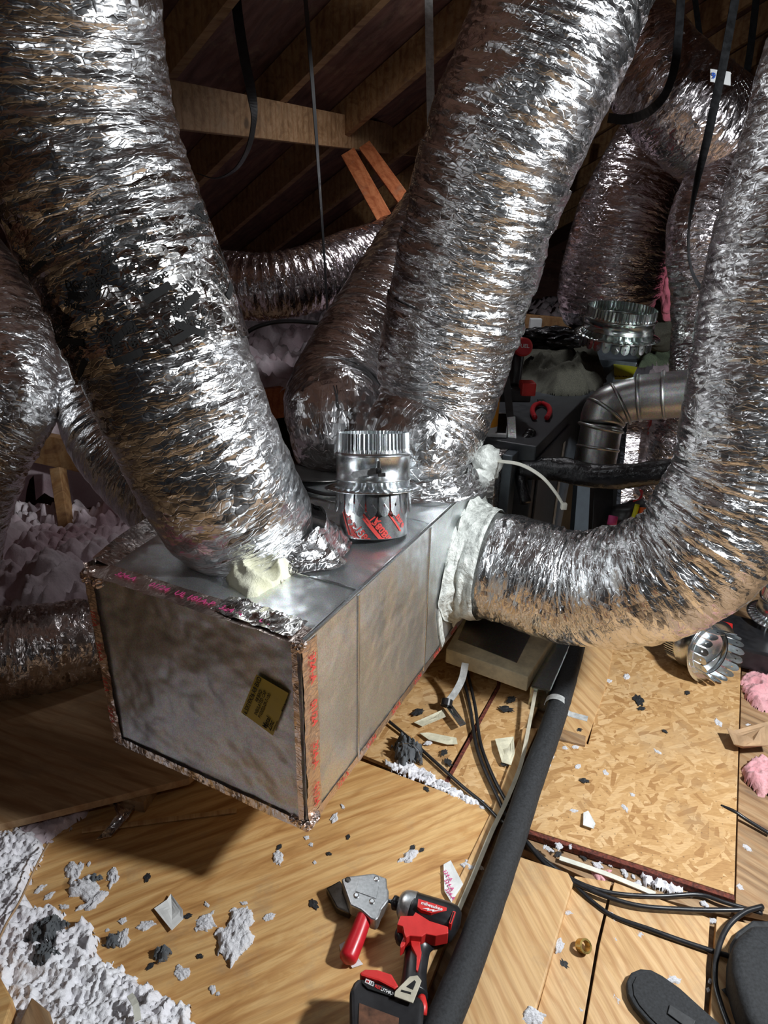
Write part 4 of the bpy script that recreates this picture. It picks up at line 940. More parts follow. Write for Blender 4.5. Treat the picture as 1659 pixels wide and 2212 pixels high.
# black sheet supports and drain pan under the right duct
dpn = thing('drain_pan', 'pale dusty tray on the floor under the right duct', 'tray', fl(1080, 1400, .05))
q = [fl(975, 1395, .10), fl(1155, 1450, .10), fl(1215, 1345, .10), fl(1240, 1230, .10), fl(1060, 1230, .10)]
v, f = prism(q, -.05, 0, .004); mk('tray', v, f, M['card'], dpn)
c_ = sum(q) / 5; v, f = prism([c_ + (p_ - c_) * np.array([.72, .86, 1]) + V3(-.03, .02, 0) for p_ in q], 0, .002, 0); mk('grey_surface', v, f, M['galv_flue'], dpn)
v, f = slab([(1160, 1470), (1205, 1478), (1262, 1330), (1222, 1310)], .06, .075, .004); mk('dark_rail', v, f, M['galv_dark'], label='dusty dark rail between the tray and the black pipe', cat='rail')

# ================================================================ STRAPS
v, f = ribbon([dp(460, -30, 2.2), dp(474, 60, 2.2), dp(490, 140, 2.2), dp(508, 215, 2.2), dp(515, 270, 2.2), dp(506, 330, 2.2), dp(480, 378, 2.2), dp(440, 400, 2.2), dp(400, 392, 2.2)],
              np.array([V3(1, .2, 0), V3(1, .2, 0), V3(1, .3, 0), V3(.9, .6, 0), V3(.3, 1, 0), V3(.2, 1, 0), V3(.1, 1, 0), V3(0, 1, 0), V3(0, 1, 0)]), .034, .003)
mk('hanging_strap', v, f, M['strap'], label='black strap hanging in a loop before the horizontal beam', cat='strap')
v, f = ribbon([dp(612, -30, 2.1), dp(640, 200, 2.1), dp(665, 430, 2.12), dp(683, 600, 2.15), dp(692, 700, 2.2)], np.array([V3(1, 1.2, 0), V3(.55, 1, 0), V3(.35, 1, 0), V3(.2, 1, 0), V3(.2, 1, 0)]), .018, .002)
mk('hanging_strap', v, f, M['strap'], label='thin dark strap hanging straight to the insulation in the middle', cat='strap')
v, f = ribbon([dp(881, -30, 2.0), dp(890, 130, 2.0), dp(898, 260, 2.0), dp(909, 430, 2.02)], V3(1, .3, 0), .026, .0015)
mk('hanging_strap', v, f, M['strapg'], label='pale grey steel strap hanging left of the largest duct', cat='strap')
v, f = ribbon([dp(982, -30, 2.0), dp(992, 60, 2.0), dp(1000, 150, 2.0)], V3(1, .3, 0), .028, .0015)
mk('hanging_strap', v, f, M['strapg'], label='short grey strap disappearing behind the top of the largest duct', cat='strap')
# strap around the reducer, upper right
v, f = ribbon([dp(1427, -40, 1.72), dp(1424, 60, 1.72), dp(1417, 130, 1.72), dp(1398, 185, 1.74), dp(1362, 222, 1.76), dp(1318, 238, 1.8), dp(1280, 236, 1.85)],
              np.array([V3(1, .2, 0), V3(1, .2, 0), V3(1, .3, .1), V3(.9, .3, -.5), V3(.4, .2, -.9), V3(.1, .2, -1), V3(0, .2, -1)]), .024, .002)
mk('hanging_strap', v, f, M['strap'], label='black strap looping under the upper right duct joint', cat='strap')
v, f = ribbon([dp(1545, -40, 1.68), dp(1525, 100, 1.68), dp(1498, 260, 1.69), dp(1478, 360, 1.7), dp(1464, 460, 1.72), dp(1468, 540, 1.76), dp(1490, 590, 1.8), dp(1525, 615, 1.84)], np.array([V3(1, .2, 0)] * 3 + [V3(.8, .5, 0), V3(.6, .8, 0), V3(.5, .8, .2), V3(.3, .8, .6), V3(.2, .7, .8)]), .024, .002)
mk('hanging_strap', v, f, M['strap'], label='long black strap crossing the white numbered tag', cat='strap')
v, f = ribbon([dp(1680, 190, 1.45), dp(1640, 260, 1.47), dp(1600, 330, 1.5), dp(1570, 400, 1.53)], V3(.8, .2, .8), .02, .002); mk('hanging_strap', v, f, M['strap'], label='black strap running along the top of the right duct', cat='strap')
for (x0, x1, y1, t, w_, lb_) in ((1455, 1490, 120, 3.0, .03, 'dark strap at the top left of the white numbered tag'), (1590, 1572, 150, 2.9, .035, 'dark strap hanging right of the white numbered tag'), (1630, 1632, 260, 2.8, .05, 'wide dark strap in the far upper right corner')):
    v, f = ribbon([dp(x0, -40, t), dp((x0 + x1) / 2, y1 / 2, t), dp(x1, y1, t)], V3(1, .2, 0), w_, .002); mk('hanging_strap', v, f, M['strap'], label=lb_, cat='strap')
tg = thing('number_tag', 'small white tag with a blue number on the upper right duct', 'tag', dp(1518, 140, 1.74))
q = [dp(1496, 122, 1.74), dp(1540, 127, 1.74), dp(1541, 156, 1.74), dp(1497, 149, 1.74)]
v, f = prism(q, -.0008, .0008, 0, up=unit(np.cross(q[1] - q[0], q[2] - q[0]))); mk('plate', v, f, M['white'], tg)
xr = unit(q[1] - q[0]); yr = unit(q[0] - q[3]); v, f = text_flat('9', .024, dp(1504, 137, 1.735), xr, yr, 0); mk('number', v, f, M['inkblue'], tg)
# bar in upper right background
v, f = beam(dp(1620, 132, 2.6), dp(1700, 128, 2.6), .04, .03); mk('steel_angle', v, f, M['strap'], label='short dark steel angle at the right edge near the top', cat='bracket')
# drooping black cable in the back
v, f = tube([dp(505, 745, 2.5), dp(530, 722, 2.5), dp(575, 706, 2.5), dp(630, 702, 2.5), dp(700, 708, 2.5), dp(760, 730, 2.5)], .0085, .015, 12)
mk('black_cable', v, f, M['blackp'], smooth=True, label='black cable arching over the pinkish insulation in the background', cat='cable')

# ================================================================ PIPE AND CABLES ON THE FLOOR
pp = [(1262, 1345), (1250, 1400), (1228, 1490), (1205, 1570), (1175, 1660), (1140, 1780), (1098, 1915), (1052, 2060), (1005, 2190), (960, 2310)]
P = []
for i, (x, y) in enumerate(pp): P.append(list(fl(x, y, .036)) + [.0285])
rf = lambda s, a: .0006 * lat(78, 8, 0, np.broadcast_to(a[None] / 2 / np.pi, (len(s), len(a))), np.broadcast_to(s[:, None] * 40, (len(s), len(a)))) - .0016 * np.clip(1 - 14 * np.abs(lat(90, 9, 0, np.broadcast_to(a[None] / 2 / np.pi, (len(s), len(a))), np.broadcast_to(s[:, None] * 7, (len(s), len(a)))) - .35), 0, 1) * (lat(91, 5, 0, np.broadcast_to(a[None] / 2 / np.pi, (len(s), len(a))), np.broadcast_to(s[:, None] * 9, (len(s), len(a)))) > .25)
v, f = tube(P, .0285, .003, 64, rfun=rf)
pi_ = mk('insulated_pipe', v, f, M['foam'], smooth=True, label='long black foam insulated pipe running across the floor', cat='pipe')
# clamp strap
ce = fl(1218, 1510, .036); dd = unit(fl(1205, 1570, .036) - fl(1250, 1400, .036)); sd_ = unit(np.cross(dd, ZV)) 
if np.dot(sd_, V3(1, 0, 0)) < 0: sd_ = -sd_
arc = [ce + .031 * (math.cos(a) * sd_ + math.sin(a) * ZV) for a in np.linspace(math.pi * 1.0, 0, 9)]
arc += [ce + sd_ * .034 - ZV * .012, ce + sd_ * .05 - ZV * .014, ce + sd_ * .085 - ZV * .013]
v, f = ribbon(arc, dd, .022, .0012, .004); ps = mk('pipe_strap', v, f, M['strapg'], label='metal strap clamping the black pipe to the pine board', cat='pipe strap')
v, f = ribbon([fl(1172, 1478, .045), fl(1160, 1560, .03), fl(1146, 1640, .022), (fl(1118, 1720, .018)), fl(1088, 1790, .016), fl(1055, 1880, .014), fl(1022, 1965, .012)], unit(V3(1, .25, 0)), .0095, .002)
lt = mk('cable_tie', v, f, M['nylon_dim'], label='long cream cable tie lying along the left side of the black pipe', cat='cable tie')
v, f = box(fl(1174, 1472, .047), V3(.008, 0, 0), V3(0, .008, 0), V3(0, 0, .004), .001); mk('tie_head', v, f, M['nylon_dim'], lt)
def cable(pts, r, label, mat='blackp', z=.0, cat='cable', name='black_cable'):
    P = [fl(p[0], p[1], (p[2] if len(p) > 2 else z) + r) for p in pts]; v, f = tube(P, r, .006, 12)
    return mk(name, v, f, M[mat], smooth=True, label=label, cat=cat)
cable([(855, 1555, .004), (900, 1590), (960, 1640), (1020, 1690), (1070, 1728), (1105, 1760, .004), (1150, 1790, .006), (1200, 1838), (1270, 1884, .008), (1350, 1908, .006), (1450, 1912, .004), (1540, 1905, .004), (1600, 1920, .008), (1680, 1940, .01)], .0042, 'black cable from under the metal box crossing below the pipe to the right edge')
cable([(1010, 1440, .012), (1032, 1520, .006), (1045, 1590), (1062, 1640), (1092, 1700), (1125, 1760, .004), (1160, 1800, .006), (1215, 1858), (1300, 1902, .01), (1400, 1932, .01), (1500, 1938, .01), (1600, 1936, .014), (1680, 1930, .016)], .0046, 'black cable pair member passing nearest the pipe strap and running right', z=.0)
cable([(1022, 1440, .014), (1042, 1515, .008), (1056, 1590), (1074, 1640), (1102, 1695), (1140, 1752, .004), (1168, 1790, .006)], .0046, 'second black cable lying against the first one left of the pipe')
cable([(1268, 1890, .004), (1310, 1928), (1360, 1960), (1440, 1985, .004), (1520, 2010, .004), (1600, 2032, .006), (1680, 2050, .006)], .0048, 'single black cable crossing the wide pine plank')
cable([(1680, 1925, .02), (1640, 1940, .02), (1605, 1975, .016), (1586, 2030, .014), (1584, 2090, .01), (1600, 2145, .006), (1625, 2205, .006), (1650, 2260, .006)], .005, 'black cable bending in a loop at the right edge')
cable([(1582, 1712, .012), (1610, 1722, .016), (1640, 1740, .01), (1690, 1768, .006)], .0042, 'stripped black cable end at the right edge of the strand board')
cable([(1480, 2300, .004), (1478, 2260, .004)], .003, 'dark cable stub below the rubber pad') if False else None
cable([(20, 2100, .055), (48, 2030, .055), (75, 1980, .05), (96, 1930, .045), (118, 1880, .045), (134, 1850, .03)], .0022, 'thin brown wire lying across the white insulation', 'kraft', name='thin_wire', cat='wire')

# ================================================================ SMALL FLOOR THINGS
def flatpiece(name, pxs, z, mat, label, cat, th=.0015, curl=.004, seed=1):
    P = [fl(x, y, z) for x, y in pxs]; c = sum(P) / len(P); n = len(P); V = []; rings = 5
    for k in range(rings):
        for p_ in P:
            q = c + (p_ - c) * (k / (rings - 1)); V.append(q + ZV * (.001 + curl * abs(noise2(np.array([q[0]]), np.array([q[1]]), 45, seed)[0]) + curl * .5 * (k / (rings - 1)) ** 2))
    V = np.array(V); nb = len(V); V = np.concatenate([V, V - ZV * th]); F_ = []
    for k in range(rings - 1):
        for i in range(n):
            a, b, c1, d1_ = k * n + i, k * n + (i + 1) % n, (k + 1) * n + (i + 1) % n, (k + 1) * n + i
            F_ += [(d1_, c1, b, a), (nb + a, nb + b, nb + c1, nb + d1_)]
    k = rings - 1
    F_ += [(k * n + i, k * n + (i + 1) % n, nb + k * n + (i + 1) % n, nb + k * n + i) for i in range(n)]
    return mk(name, V, F_, M[mat], label=label, cat=cat)
flatpiece('paper_scrap', [(368, 1985), (395, 1965), (403, 1953), (430, 1988), (432, 2005), (408, 2032)], .001, 'paper', 'torn white paper scrap on the plywood below the box shadow', 'paper scrap', curl=.008)
fs_ = flatpiece('foil_tape_scrap', [(988, 1865), (1003, 1856), (1032, 1905), (1008, 1947), (992, 1922)], .003, 'paper', 'silvery foil tape scrap with pink print beside the cable tie', 'tape scrap')
for (x_, y_) in ((998, 1885), (1002, 1905), (1005, 1925)):
    v, f = text_flat('324-A', .011, fl(x_, y_, .0095), unit(V3(.5, -.85, 0)), unit(V3(.85, .5, 0)), 0); mk('pink_print', v, f, M['inkmag'], fs_)
flatpiece('card_scrap', [(912, 1560), (975, 1530), (980, 1545), (930, 1568)], .001, 'card', 'cream card strip lying nearest the metal box edge', 'card scrap')
flatpiece('card_scrap', [(925, 1582), (945, 1580), (1005, 1590), (1008, 1603), (985, 1605), (945, 1597)], .001, 'card', 'lower cream card strip beside the twin cables', 'card scrap')
flatpiece('card_scrap', [(1088, 1590), (1128, 1585), (1132, 1620), (1125, 1645), (1105, 1640), (1095, 1615)], .001, 'card', 'cream torn card with a black spot beside the black pipe', 'card scrap', curl=.008)
flatpiece('sheet_offcut', [(970, 1515), (982, 1508), (1025, 1560), (1012, 1568)], .012, 'galv_flue', 'bent grey metal strip lying beside the twin cables', 'metal strip', curl=.01)
v, f = tube([fl(982, 1506, .03), fl(980, 1520, .02)], .016, .004, 20); mk('tape_curl', v, f, M['blackp'], label='black curl of tape at the head of the bent grey strip', cat='tape')
v, f = ribbon([fl(1018, 1425, .11), fl(1012, 1460, .07), fl(998, 1490, .035), fl(985, 1508, .014)], V3(1, .1, 0), .02, .0015); mk('hanging_strap', v, f, M['strapg'], label='bent pale strap dropping from the tray to the floor', cat='strap')
flatpiece('paper_scrap', [(1285, 1742), (1295, 1738), (1312, 1765), (1308, 1778), (1285, 1770)], .02, 'paper', 'small grey paper scrap in the middle of the strand board', 'paper scrap', curl=.007)
flatpiece('kraft_paper', [(1583, 1562), (1600, 1560), (1680, 1545), (1690, 1590), (1620, 1600), (1600, 1595)], .022, 'kraft', 'brown kraft paper curling over the strand board edge', 'paper', curl=.03)
flatpiece('paper_scrap', [(770, 2048), (782, 2040), (823, 2086), (800, 2095), (775, 2065)], .001, 'paper', 'white paper scrap under the red handle of the cutter', 'paper scrap')
flatpiece('dark_plate', [(1598, 2110), (1640, 2096), (1672, 2170), (1640, 2160)], .004, 'strap', 'grey flat plate beside the cable loop', 'plate')
flatpiece('foil_shred', [(268, 1735), (280, 1768), (310, 1790), (320, 1770), (306, 1800), (270, 1838), (240, 1850), (262, 1826), (292, 1800), (272, 1770)], .001, 'foil_old', 'twisted foil shred in the box shadow', 'foil scrap', curl=.02)
for (a, b, w_, z_, lb_, m_) in (((205, 1820), (537, 1763), .011, .002, 'thin wood stick lying in the box shadow', 'plank2'),):
    v, f = beam(fl(*a, z_ + .003), fl(*b, z_ + .003), w_, .005); mk('wood_stick', v, f, M[m_], label=lb_, cat='stick')
v, f = ribbon([fl(1238, 1838, .008), fl(1290, 1853, .008), fl(1345, 1870, .008), fl(1400, 1890, .008), fl(1448, 1908, .008)], unit(V3(.2, 1, 0)), .011, .002); mk('cable_tie', v, f, M['nylon'], label='white cable tie lying in the gap before the large strand board', cat='cable tie')
v, f = tube([fl(1595, 1380, .05), fl(1700, 1405, .05)], .012, .02, 20); mk('white_pipe', v, f, M['nylon'], smooth=True, label='cream plastic pipe stub behind the lying collar', cat='pipe')
bgx = thing('black_tool_case', 'black tool case behind the lying collar at right', 'tool case', fl(1620, 1330, .03))
v, f = prism([fl(1500, 1335, .09), fl(1560, 1290, .09), fl(1760, 1330, .09), fl(1760, 1400, .09), fl(1620, 1370, .09)], -.07, 0, .008); mk('case_body', v, f, M['blackp'], bgx)
v, f = box(fl(1560, 1322, .10), V3(.035, -.02, 0), V3(.01, .02, 0), V3(0, 0, .008), .003); mk('red_latch', v, f, M['red'], bgx)
for pl_k, z_, sd_k, lb_ in (([(1616, 1432), (1640, 1410), (1720, 1405), (1730, 1500), (1660, 1502), (1622, 1470)], 0, 301, 'pink insulation tuft at the right edge just below the lying collar'),
                     ([(1618, 1625), (1640, 1608), (1720, 1610), (1730, 1700), (1660, 1680), (1625, 1655)], 0, 302, 'pink insulation tuft at the right edge below the kraft paper')):
    v, f = hfield([fl(x, y, .01) for x, y in pl_k], .002, .034, .003, sd_k, f0=18, edge=.03, wob=.012); mk('pink_insulation', v, f, M['pinkf'], smooth=True, label=lb_, cat='insulation')
# lint ball and wire by the box
v, f = hfield([fl(x, y, .0) for x, y in ((868, 1615), (885, 1598), (912, 1600), (932, 1622), (935, 1645), (905, 1652), (880, 1645))], -.005, .05, .002, 303, f0=40, edge=.03, wob=.010); mk('lint_clump', v, f, M['darkf'], smooth=True, label='dark fuzzy clump of lint beside the bottom edge of the metal box', cat='lint')
v, f = tube([fl(875, 1620, .03), fl(882, 1607, .04), fl(905, 1605, .045), fl(925, 1618, .03), fl(930, 1640, .01)], .001, .004, 8); mk('wire_loop', v, f, M['chrome'], label='thin bright wire curling over the lint clump', cat='wire')
for (x, y, r, lb_) in ((134, 2042, .030, 'larger dark lint tuft on the white insulation'), (140, 2090, .022, 'smaller dark lint tuft below the larger one on the white insulation'), (236, 1925, .012, 'dark lint curl near the top of the lit plywood'), (390, 2080, .013, 'dark lint wisp on the plywood between the white tufts'), (285, 2052, .012, 'dark lint wisp beside the edge of the white insulation')):
    c_ = fl(x, y, .001 if r < .02 else .022); rg = random.Random(x)
    v, f = hfield([(c_[0] + r * 1.15 * rg.uniform(.5, 1.15) * math.cos(k * .45), c_[1] + r * rg.uniform(.5, 1.15) * math.sin(k * .45)) for k in range(14)], c_[2], .012 + r * .5, .0015, x, f0=60, edge=.012, wob=.006)
    mk('lint_tuft', v, f, M['darkf'], smooth=True, label=lb_, cat='lint')
# brass nut
bn = thing('brass_fitting', 'small brass ring fitting on the knotted pine plank', 'brass fitting', fl(1297, 2026, .002))
c_ = fl(1297, 2026, .014); ab = unit(V3(.3, -.5, .75)); v, f = lathe(c_, ab, [(.009, -.008), (.0125, -.008), (.0125, .008), (.009, .008), (.009, -.008)], 6 * 4); mk('ring', v, f, M['brass'], bn)
# rubber pad
pd = thing('rubber_pad', 'long black rubber pad with a rounded end on the wide plank', 'rubber pad', fl(1500, 2150, .003))
ol = [(1397, 2125), (1393, 2098), (1402, 2078), (1422, 2069), (1445, 2070), (1470, 2082), (1510, 2108), (1560, 2150), (1610, 2190), (1660, 2230), (1640, 2290), (1540, 2290), (1490, 2225), (1440, 2180), (1412, 2150)]
Pq = [fl(x, y, .018) for x, y in ol]; v, f = prism(Pq, -.014, 0, .004, seg=3); mk('base', v, f, M['foam'], pd, smooth=False)
c_ = sum(Pq) / len(Pq); v, f = prism([c_ + (p_ - c_) * .86 for p_ in Pq], 0, .0025, .001); mk('raised_panel', v, f, M['foam'], pd)
v, f = prism([fl(x, y, .022) for x, y in ((1488, 2145), (1545, 2178), (1538, 2202), (1484, 2165))], -.002, .002, .001); mk('grip_block', v, f, M['black'], pd)
# black bag at right edge
bb = thing('black_shoe', 'ribbed black rubber shoe at the right edge beside the cable loop', 'shoe', fl(1670, 2060, .003))
v, f = prism([fl(x, y, .07) for x, y in ((1618, 2010), (1632, 1985), (1660, 1960), (1760, 1960), (1760, 2220), (1662, 2180), (1636, 2110), (1620, 2060))], -.065, 0, .018, seg=3); mk('upper', v, f, M['foam'], bb, smooth=True)
v, f = prism([fl(x, y, .02) for x, y in ((1612, 2010), (1628, 1980), (1660, 1955), (1770, 1955), (1770, 2230), (1656, 2190), (1630, 2115), (1614, 2060))], -.016, 0, .004); mk('sole', v, f, M['black'], bb)
# red and wood things at lower left corner
v, f = prism([fl(x, y, .09) for x, y in ((-60, 2010), (0, 2030), (22, 2062), (4, 2082), (-60, 2060))], -.03, 0, .004); mk('red_corner_piece', v, f, M['redwood'], label='small red piece at the left edge on the white insulation', cat='scrap')
v, f = prism([fl(x, y, .07) for x, y in ((-80, 2070), (4, 2082), (70, 2190), (40, 2290), (-80, 2290))], -.05, 0, .003); mk('lumber_board', v, f, M['ply'], label='orange brown board at the lower left corner on the insulation', cat='board')
v, f = prism([fl(x, y, .06) for x, y in ((110, 2182), (150, 2212), (180, 2300), (60, 2300))], -.03, 0, .003); mk('lumber_board', v, f, M['sub'], label='dull brown board end at the bottom beside the corner board', cat='board')
v, f = ribbon([fl(322, 2170, .05), fl(335, 2190, .055), fl(342, 2225, .05)], V3(1, .3, 0), .01, .002); mk('cable_tie', v, f, M['nylon'], label='cream tie end sticking out of the white insulation at the bottom', cat='cable tie')

# ================================================================ METAL CUTTER ATTACHMENT (zoomed tracing, laid flat)
zq = lambda X, Y, z: fl(700 + X / 4.1475, 1850 + Y / 4.1475, z)
mc = thing('shear_attachment', 'grey metal shear head with a red handle lying left of the driver', 'metal shear', zq(480, 500, 0))
ol = [(283, 212), (345, 185), (572, 148), (690, 188), (700, 275), (716, 300), (714, 385), (655, 470), (632, 545), (605, 572), (560, 556), (470, 482), (372, 440), (330, 330)]
v, f = prism([zq(x, y, .052) for x, y in ol], -.03, 0, .004, seg=3); gh = mk('gear_housing', v, f, M['cast'], mc)
v, f = prism([zq(x, y, .0525) for x, y in ((445, 215), (625, 250), (605, 380), (415, 320))], 0, .0008, .0003); mk('cast_panel', v, f, M['cast'], gh)
for k, (x, y) in enumerate(((343, 222), (600, 205), (425, 360), (567, 408))):
    v, f = lathe(zq(x, y, .0515), ZV, [(0, .003), (.0035, .003), (.0055, .0022), (.006, 0)], 18); mk('screw', v, f, M['darksteel' if k == 0 else 'chrome'], gh)
v, f = prism([zq(x, y, .022) for x, y in ((150, 300), (275, 225), (400, 440), (370, 520), (250, 470))], -.018, 0, .003); mk('shear_jaw', v, f, M['darksteel'], mc)
v, f = tube([list(zq(516, 500, .036)) + [.0135], list(zq(500, 560, .034)) + [.0145], list(zq(455, 700, .028)) + [.0155], list(zq(400, 850, .022)) + [.0165], list(zq(372, 920, .019)) + [.0165], list(zq(362, 945, .018)) + [.013], list(zq(356, 962, .018)) + [.006]], .015, .004, 28); mk('handle_grip', v, f, M['redgrip'], mc, smooth=True)
v, f = tube([zq(690, 385, .04), zq(760, 403, .04)], .0035, .004, 12); mk('drive_shaft', v, f, M['chrome'], mc, smooth=True)
# ================================================================ IMPACT DRIVER
im = thing('impact_driver', 'red and black cordless impact driver lying beside the black pipe', 'impact driver', zq(900, 900, 0))
v, f = tube([list(zq(700, 390, .04)) + [.0035], list(zq(745, 402, .04)) + [.004], list(zq(752, 404, .04)) + [.011], list(zq(770, 408, .04)) + [.013], list(zq(800, 416, .04)) + [.012]], .01, .003, 22); mk('collet', v, f, M['blackp'], im, smooth=True)
v, f = tube([list(zq(802, 425, .042)) + [.014], list(zq(815, 428, .042)) + [.020], list(zq(850, 434, .042)) + [.026], list(zq(890, 441, .042)) + [.0285], list(zq(955, 455, .042)) + [.0295]], .02, .004, 36); mk('nose_cone', v, f, M['cast'], im, smooth=True)
v, f = tube([list(zq(930, 450, .042)) + [.029], list(zq(1000, 480, .042)) + [.0305], list(zq(1120, 520, .042)) + [.032], list(zq(1240, 560, .042)) + [.033], list(zq(1300, 585, .042)) + [.031], list(zq(1335, 600, .042)) + [.024], list(zq(1350, 608, .042)) + [.010]], .03, .004, 36); hd = mk('motor_housing', v, f, M['blackp'], im, smooth=True)
# handle
v, f = tube([list(zq(1080, 620, .040)) + [.030], list(zq(1040, 700, .038)) + [.028], list(zq(1000, 790, .036)) + [.0235], list(zq(985, 900, .036)) + [.0215], list(zq(975, 1020, .038)) + [.021], list(zq(970, 1130, .040)) + [.0225], list(zq(965, 1230, .042)) + [.026]], .02, .004, 30, sq=.82); mk('handle', v, f, M['blackp'], im, smooth=True)
# red shell plates
ztop = .074
rs = [(940, 520), (960, 485), (1090, 560), (1258, 605), (1262, 665), (1150, 692), (1060, 678), (1030, 700), (1010, 770), (1028, 850), (1000, 1015), (985, 1010), (985, 880), (935, 790), (915, 700), (870, 790), (838, 815), (835, 780), (870, 690), (855, 620), (800, 605), (825, 525)]
rs1 = [(940, 520), (960, 485), (1090, 560), (1258, 605), (1262, 665), (1150, 692), (1060, 678), (1025, 705), (915, 700), (885, 720), (870, 690), (855, 620), (800, 605), (825, 525)]
v, f = prism([zq(x, y, .0745) for x, y in rs1], -.028, .0008, .0015); mk('red_shell', v, f, M['red'], im)
v, f = prism([zq(x, y, .060) for x, y in ((915, 690), (1025, 695), (1012, 770), (1030, 850), (1002, 1015), (986, 1010), (987, 880), (937, 790))], -.010, .0015, .001); mk('red_grip_inlay', v, f, M['red'], im)
v, f = prism([zq(x, y, .062) for x, y in ((868, 690), (905, 700), (870, 790), (838, 815), (835, 780))], -.022, 0, .0015); mk('red_trigger_guard', v, f, M['red'], im)
lg = prism([zq(x, y, .0745) for x, y in ((980, 365), (1240, 435), (1238, 465), (1100, 490), (1010, 465), (975, 440))], -.018, .001, .001); badge = mk('logo_badge', *lg, M['red'], im)
xd_ = unit(zq(1240, 435, .075) - zq(980, 365, .075)); yd_ = np.cross(ZV, xd_)
v, f = join(text_flat('milwaukee', .0095, zq(1105, 424, .0768), xd_, yd_, 0), prism([zq(x, y, .0765) for x, y in ((1020, 452), (1085, 445), (1075, 458), (1130, 456), (1120, 466), (1195, 462), (1110, 476), (1112, 466), (1060, 468), (1070, 458))], 0, .0004)); mk('lettering', v, f, M['whiteink'], badge)
v, f = tube([list(zq(850, 620, .045)) + [.006], list(zq(832, 680, .045)) + [.010], list(zq(835, 740, .045)) + [.010], list(zq(815, 770, .045)) + [.006]], .01, .003, 16); mk('trigger', v, f, M['black'], im, smooth=True)
v, f = box(zq(983, 612, .072), xd_ * .008, yd_ * .0045, ZV * .003, .001); mk('selector_switch', v, f, M['blackp'], im)
v, f = prism([zq(x, y, .0765) for x, y in ((1295, 460), (1322, 465), (1285, 580), (1262, 572))], -.02, 0, .001); vt = mk('vent_frame', v, f, M['red'], im)
v, f = prism([zq(x, y, .077) for x, y in ((1298, 470), (1310, 473), (1282, 568), (1272, 565))], -.002, .0002); mk('vent_slot', v, f, M['ink'], vt)
# battery
bp = mk('battery', *prism([zq(x, y, .088) for x, y in ((432, 1130), (470, 1085), (830, 1160), (1040, 1240), (1075, 1300), (1060, 1600), (420, 1600), (395, 1210))], -.084, 0, .008, seg=3), M['blackp'], im)
mk('battery_latch', *prism([zq(x, y, .090) for x, y in ((478, 1055), (530, 1018), (640, 1018), (770, 1055), (840, 1165), (800, 1190), (650, 1118), (500, 1080))], -.04, .002, .003), M['red'], im)
mk('rail_trim', *prism([zq(x, y, .0905) for x, y in ((500, 1110), (810, 1230), (800, 1260), (560, 1190), (505, 1140))], -.004, .0012, .0005), M['ink'], bp)
xb = unit(zq(810, 1230, .09) - zq(520, 1120, .09)); yb = np.cross(ZV, xb)
mk('white_badge', *prism([zq(x, y, .0915) for x, y in ((540, 1100), (615, 1128), (608, 1168), (532, 1135))], -.001, .0008), M['whiteink'], bp)
v, f = join(text_flat('M', .0068, zq(556, 1124, .0928), xb, yb, 0), text_flat('RED', .0068, zq(655, 1172, .0928), xb, yb, 0)); mk('red_lettering', v, f, M['red'], bp)
v, f = text_flat('18', .0068, zq(591, 1138, .0928), xb, yb, 0); mk('black_lettering', v, f, M['ink'], bp)
v, f = text_flat('LITHIUM', .0066, zq(745, 1210, .0928), xb, yb, 0); mk('white_lettering', v, f, M['whiteink'], bp)
mk('label_plate', *prism([zq(x, y, .0895) for x, y in ((490, 1320), (850, 1440), (850, 1560), (490, 1560))], -.003, .0005), M['brownp'], bp)
v, f = prism([zq(x, y, .098) for x, y in ((805, 1200), (930, 1062), (1000, 1048), (1040, 1095), (970, 1300), (800, 1245))], -.003, 0, .001)
bh = mk('belt_hook', v, f, M['nylon_dim'], im); mk('hook_slot', *prism([zq(x, y, .0985) for x, y in ((905, 1155), (975, 1095), (990, 1110), (965, 1180))], -.001, .0004), M['ink'], bh)
mk('hook_slot', *prism([zq(x, y, .0985) for x, y in ((862, 1185), (950, 1205), (948, 1222), (858, 1200))], -.001, .0004), M['ink'], bh)
v, f = tube([zq(1045, 1250, .07), zq(1062, 1320, .075), zq(1060, 1400, .07)], .007, .004, 12); mk('side_stripe', v, f, M['red'], im, smooth=True)

# ================================================================ LOOSE TUFTS AND CHIPS
protos = []
def tuft_mesh(name, seed, mat, R0=.02, h=.012):
    rg = random.Random(seed); n = 14; pl = [(R0 * rg.uniform(.55, 1.15) * math.cos(2 * math.pi * k / n), R0 * rg.uniform(.55, 1.15) * math.sin(2 * math.pi * k / n)) for k in range(n)]
    v, f = hfield(pl, .001, h, .0011, 200 + seed, f0=75, edge=.010, wob=.003)
    me = bpy.data.meshes.new(name); me.from_pydata([tuple(x / R0) for x in v], [], f); me.polygons.foreach_set('use_smooth', [True] * len(f)); me.materials.append(mat); return me
for k in range(6): protos.append(tuft_mesh('insulation_tuft', k, M['fluff_small']))
def tuft(px, py, rpx, label, z=.0, group=None, mat=None, el=1.3):
    p = fl(px, py, z); t_ = (p - O) @ V3(0, math.cos(PT), -math.sin(PT)); r = rpx * t_ / F
    me = random.choice(protos); o = bpy.data.objects.new('insulation_tuft', me); COL.objects.link(o); o.location = tuple(p)
    o.rotation_euler = (0, 0, random.uniform(0, 6.28)); o.scale = (r * el * 1.45, r / el * 1.6, r * 1.1)
    tag(o, label, 'insulation tuft', group); return o
random.seed(21)
big = [(432, 0, 0)]
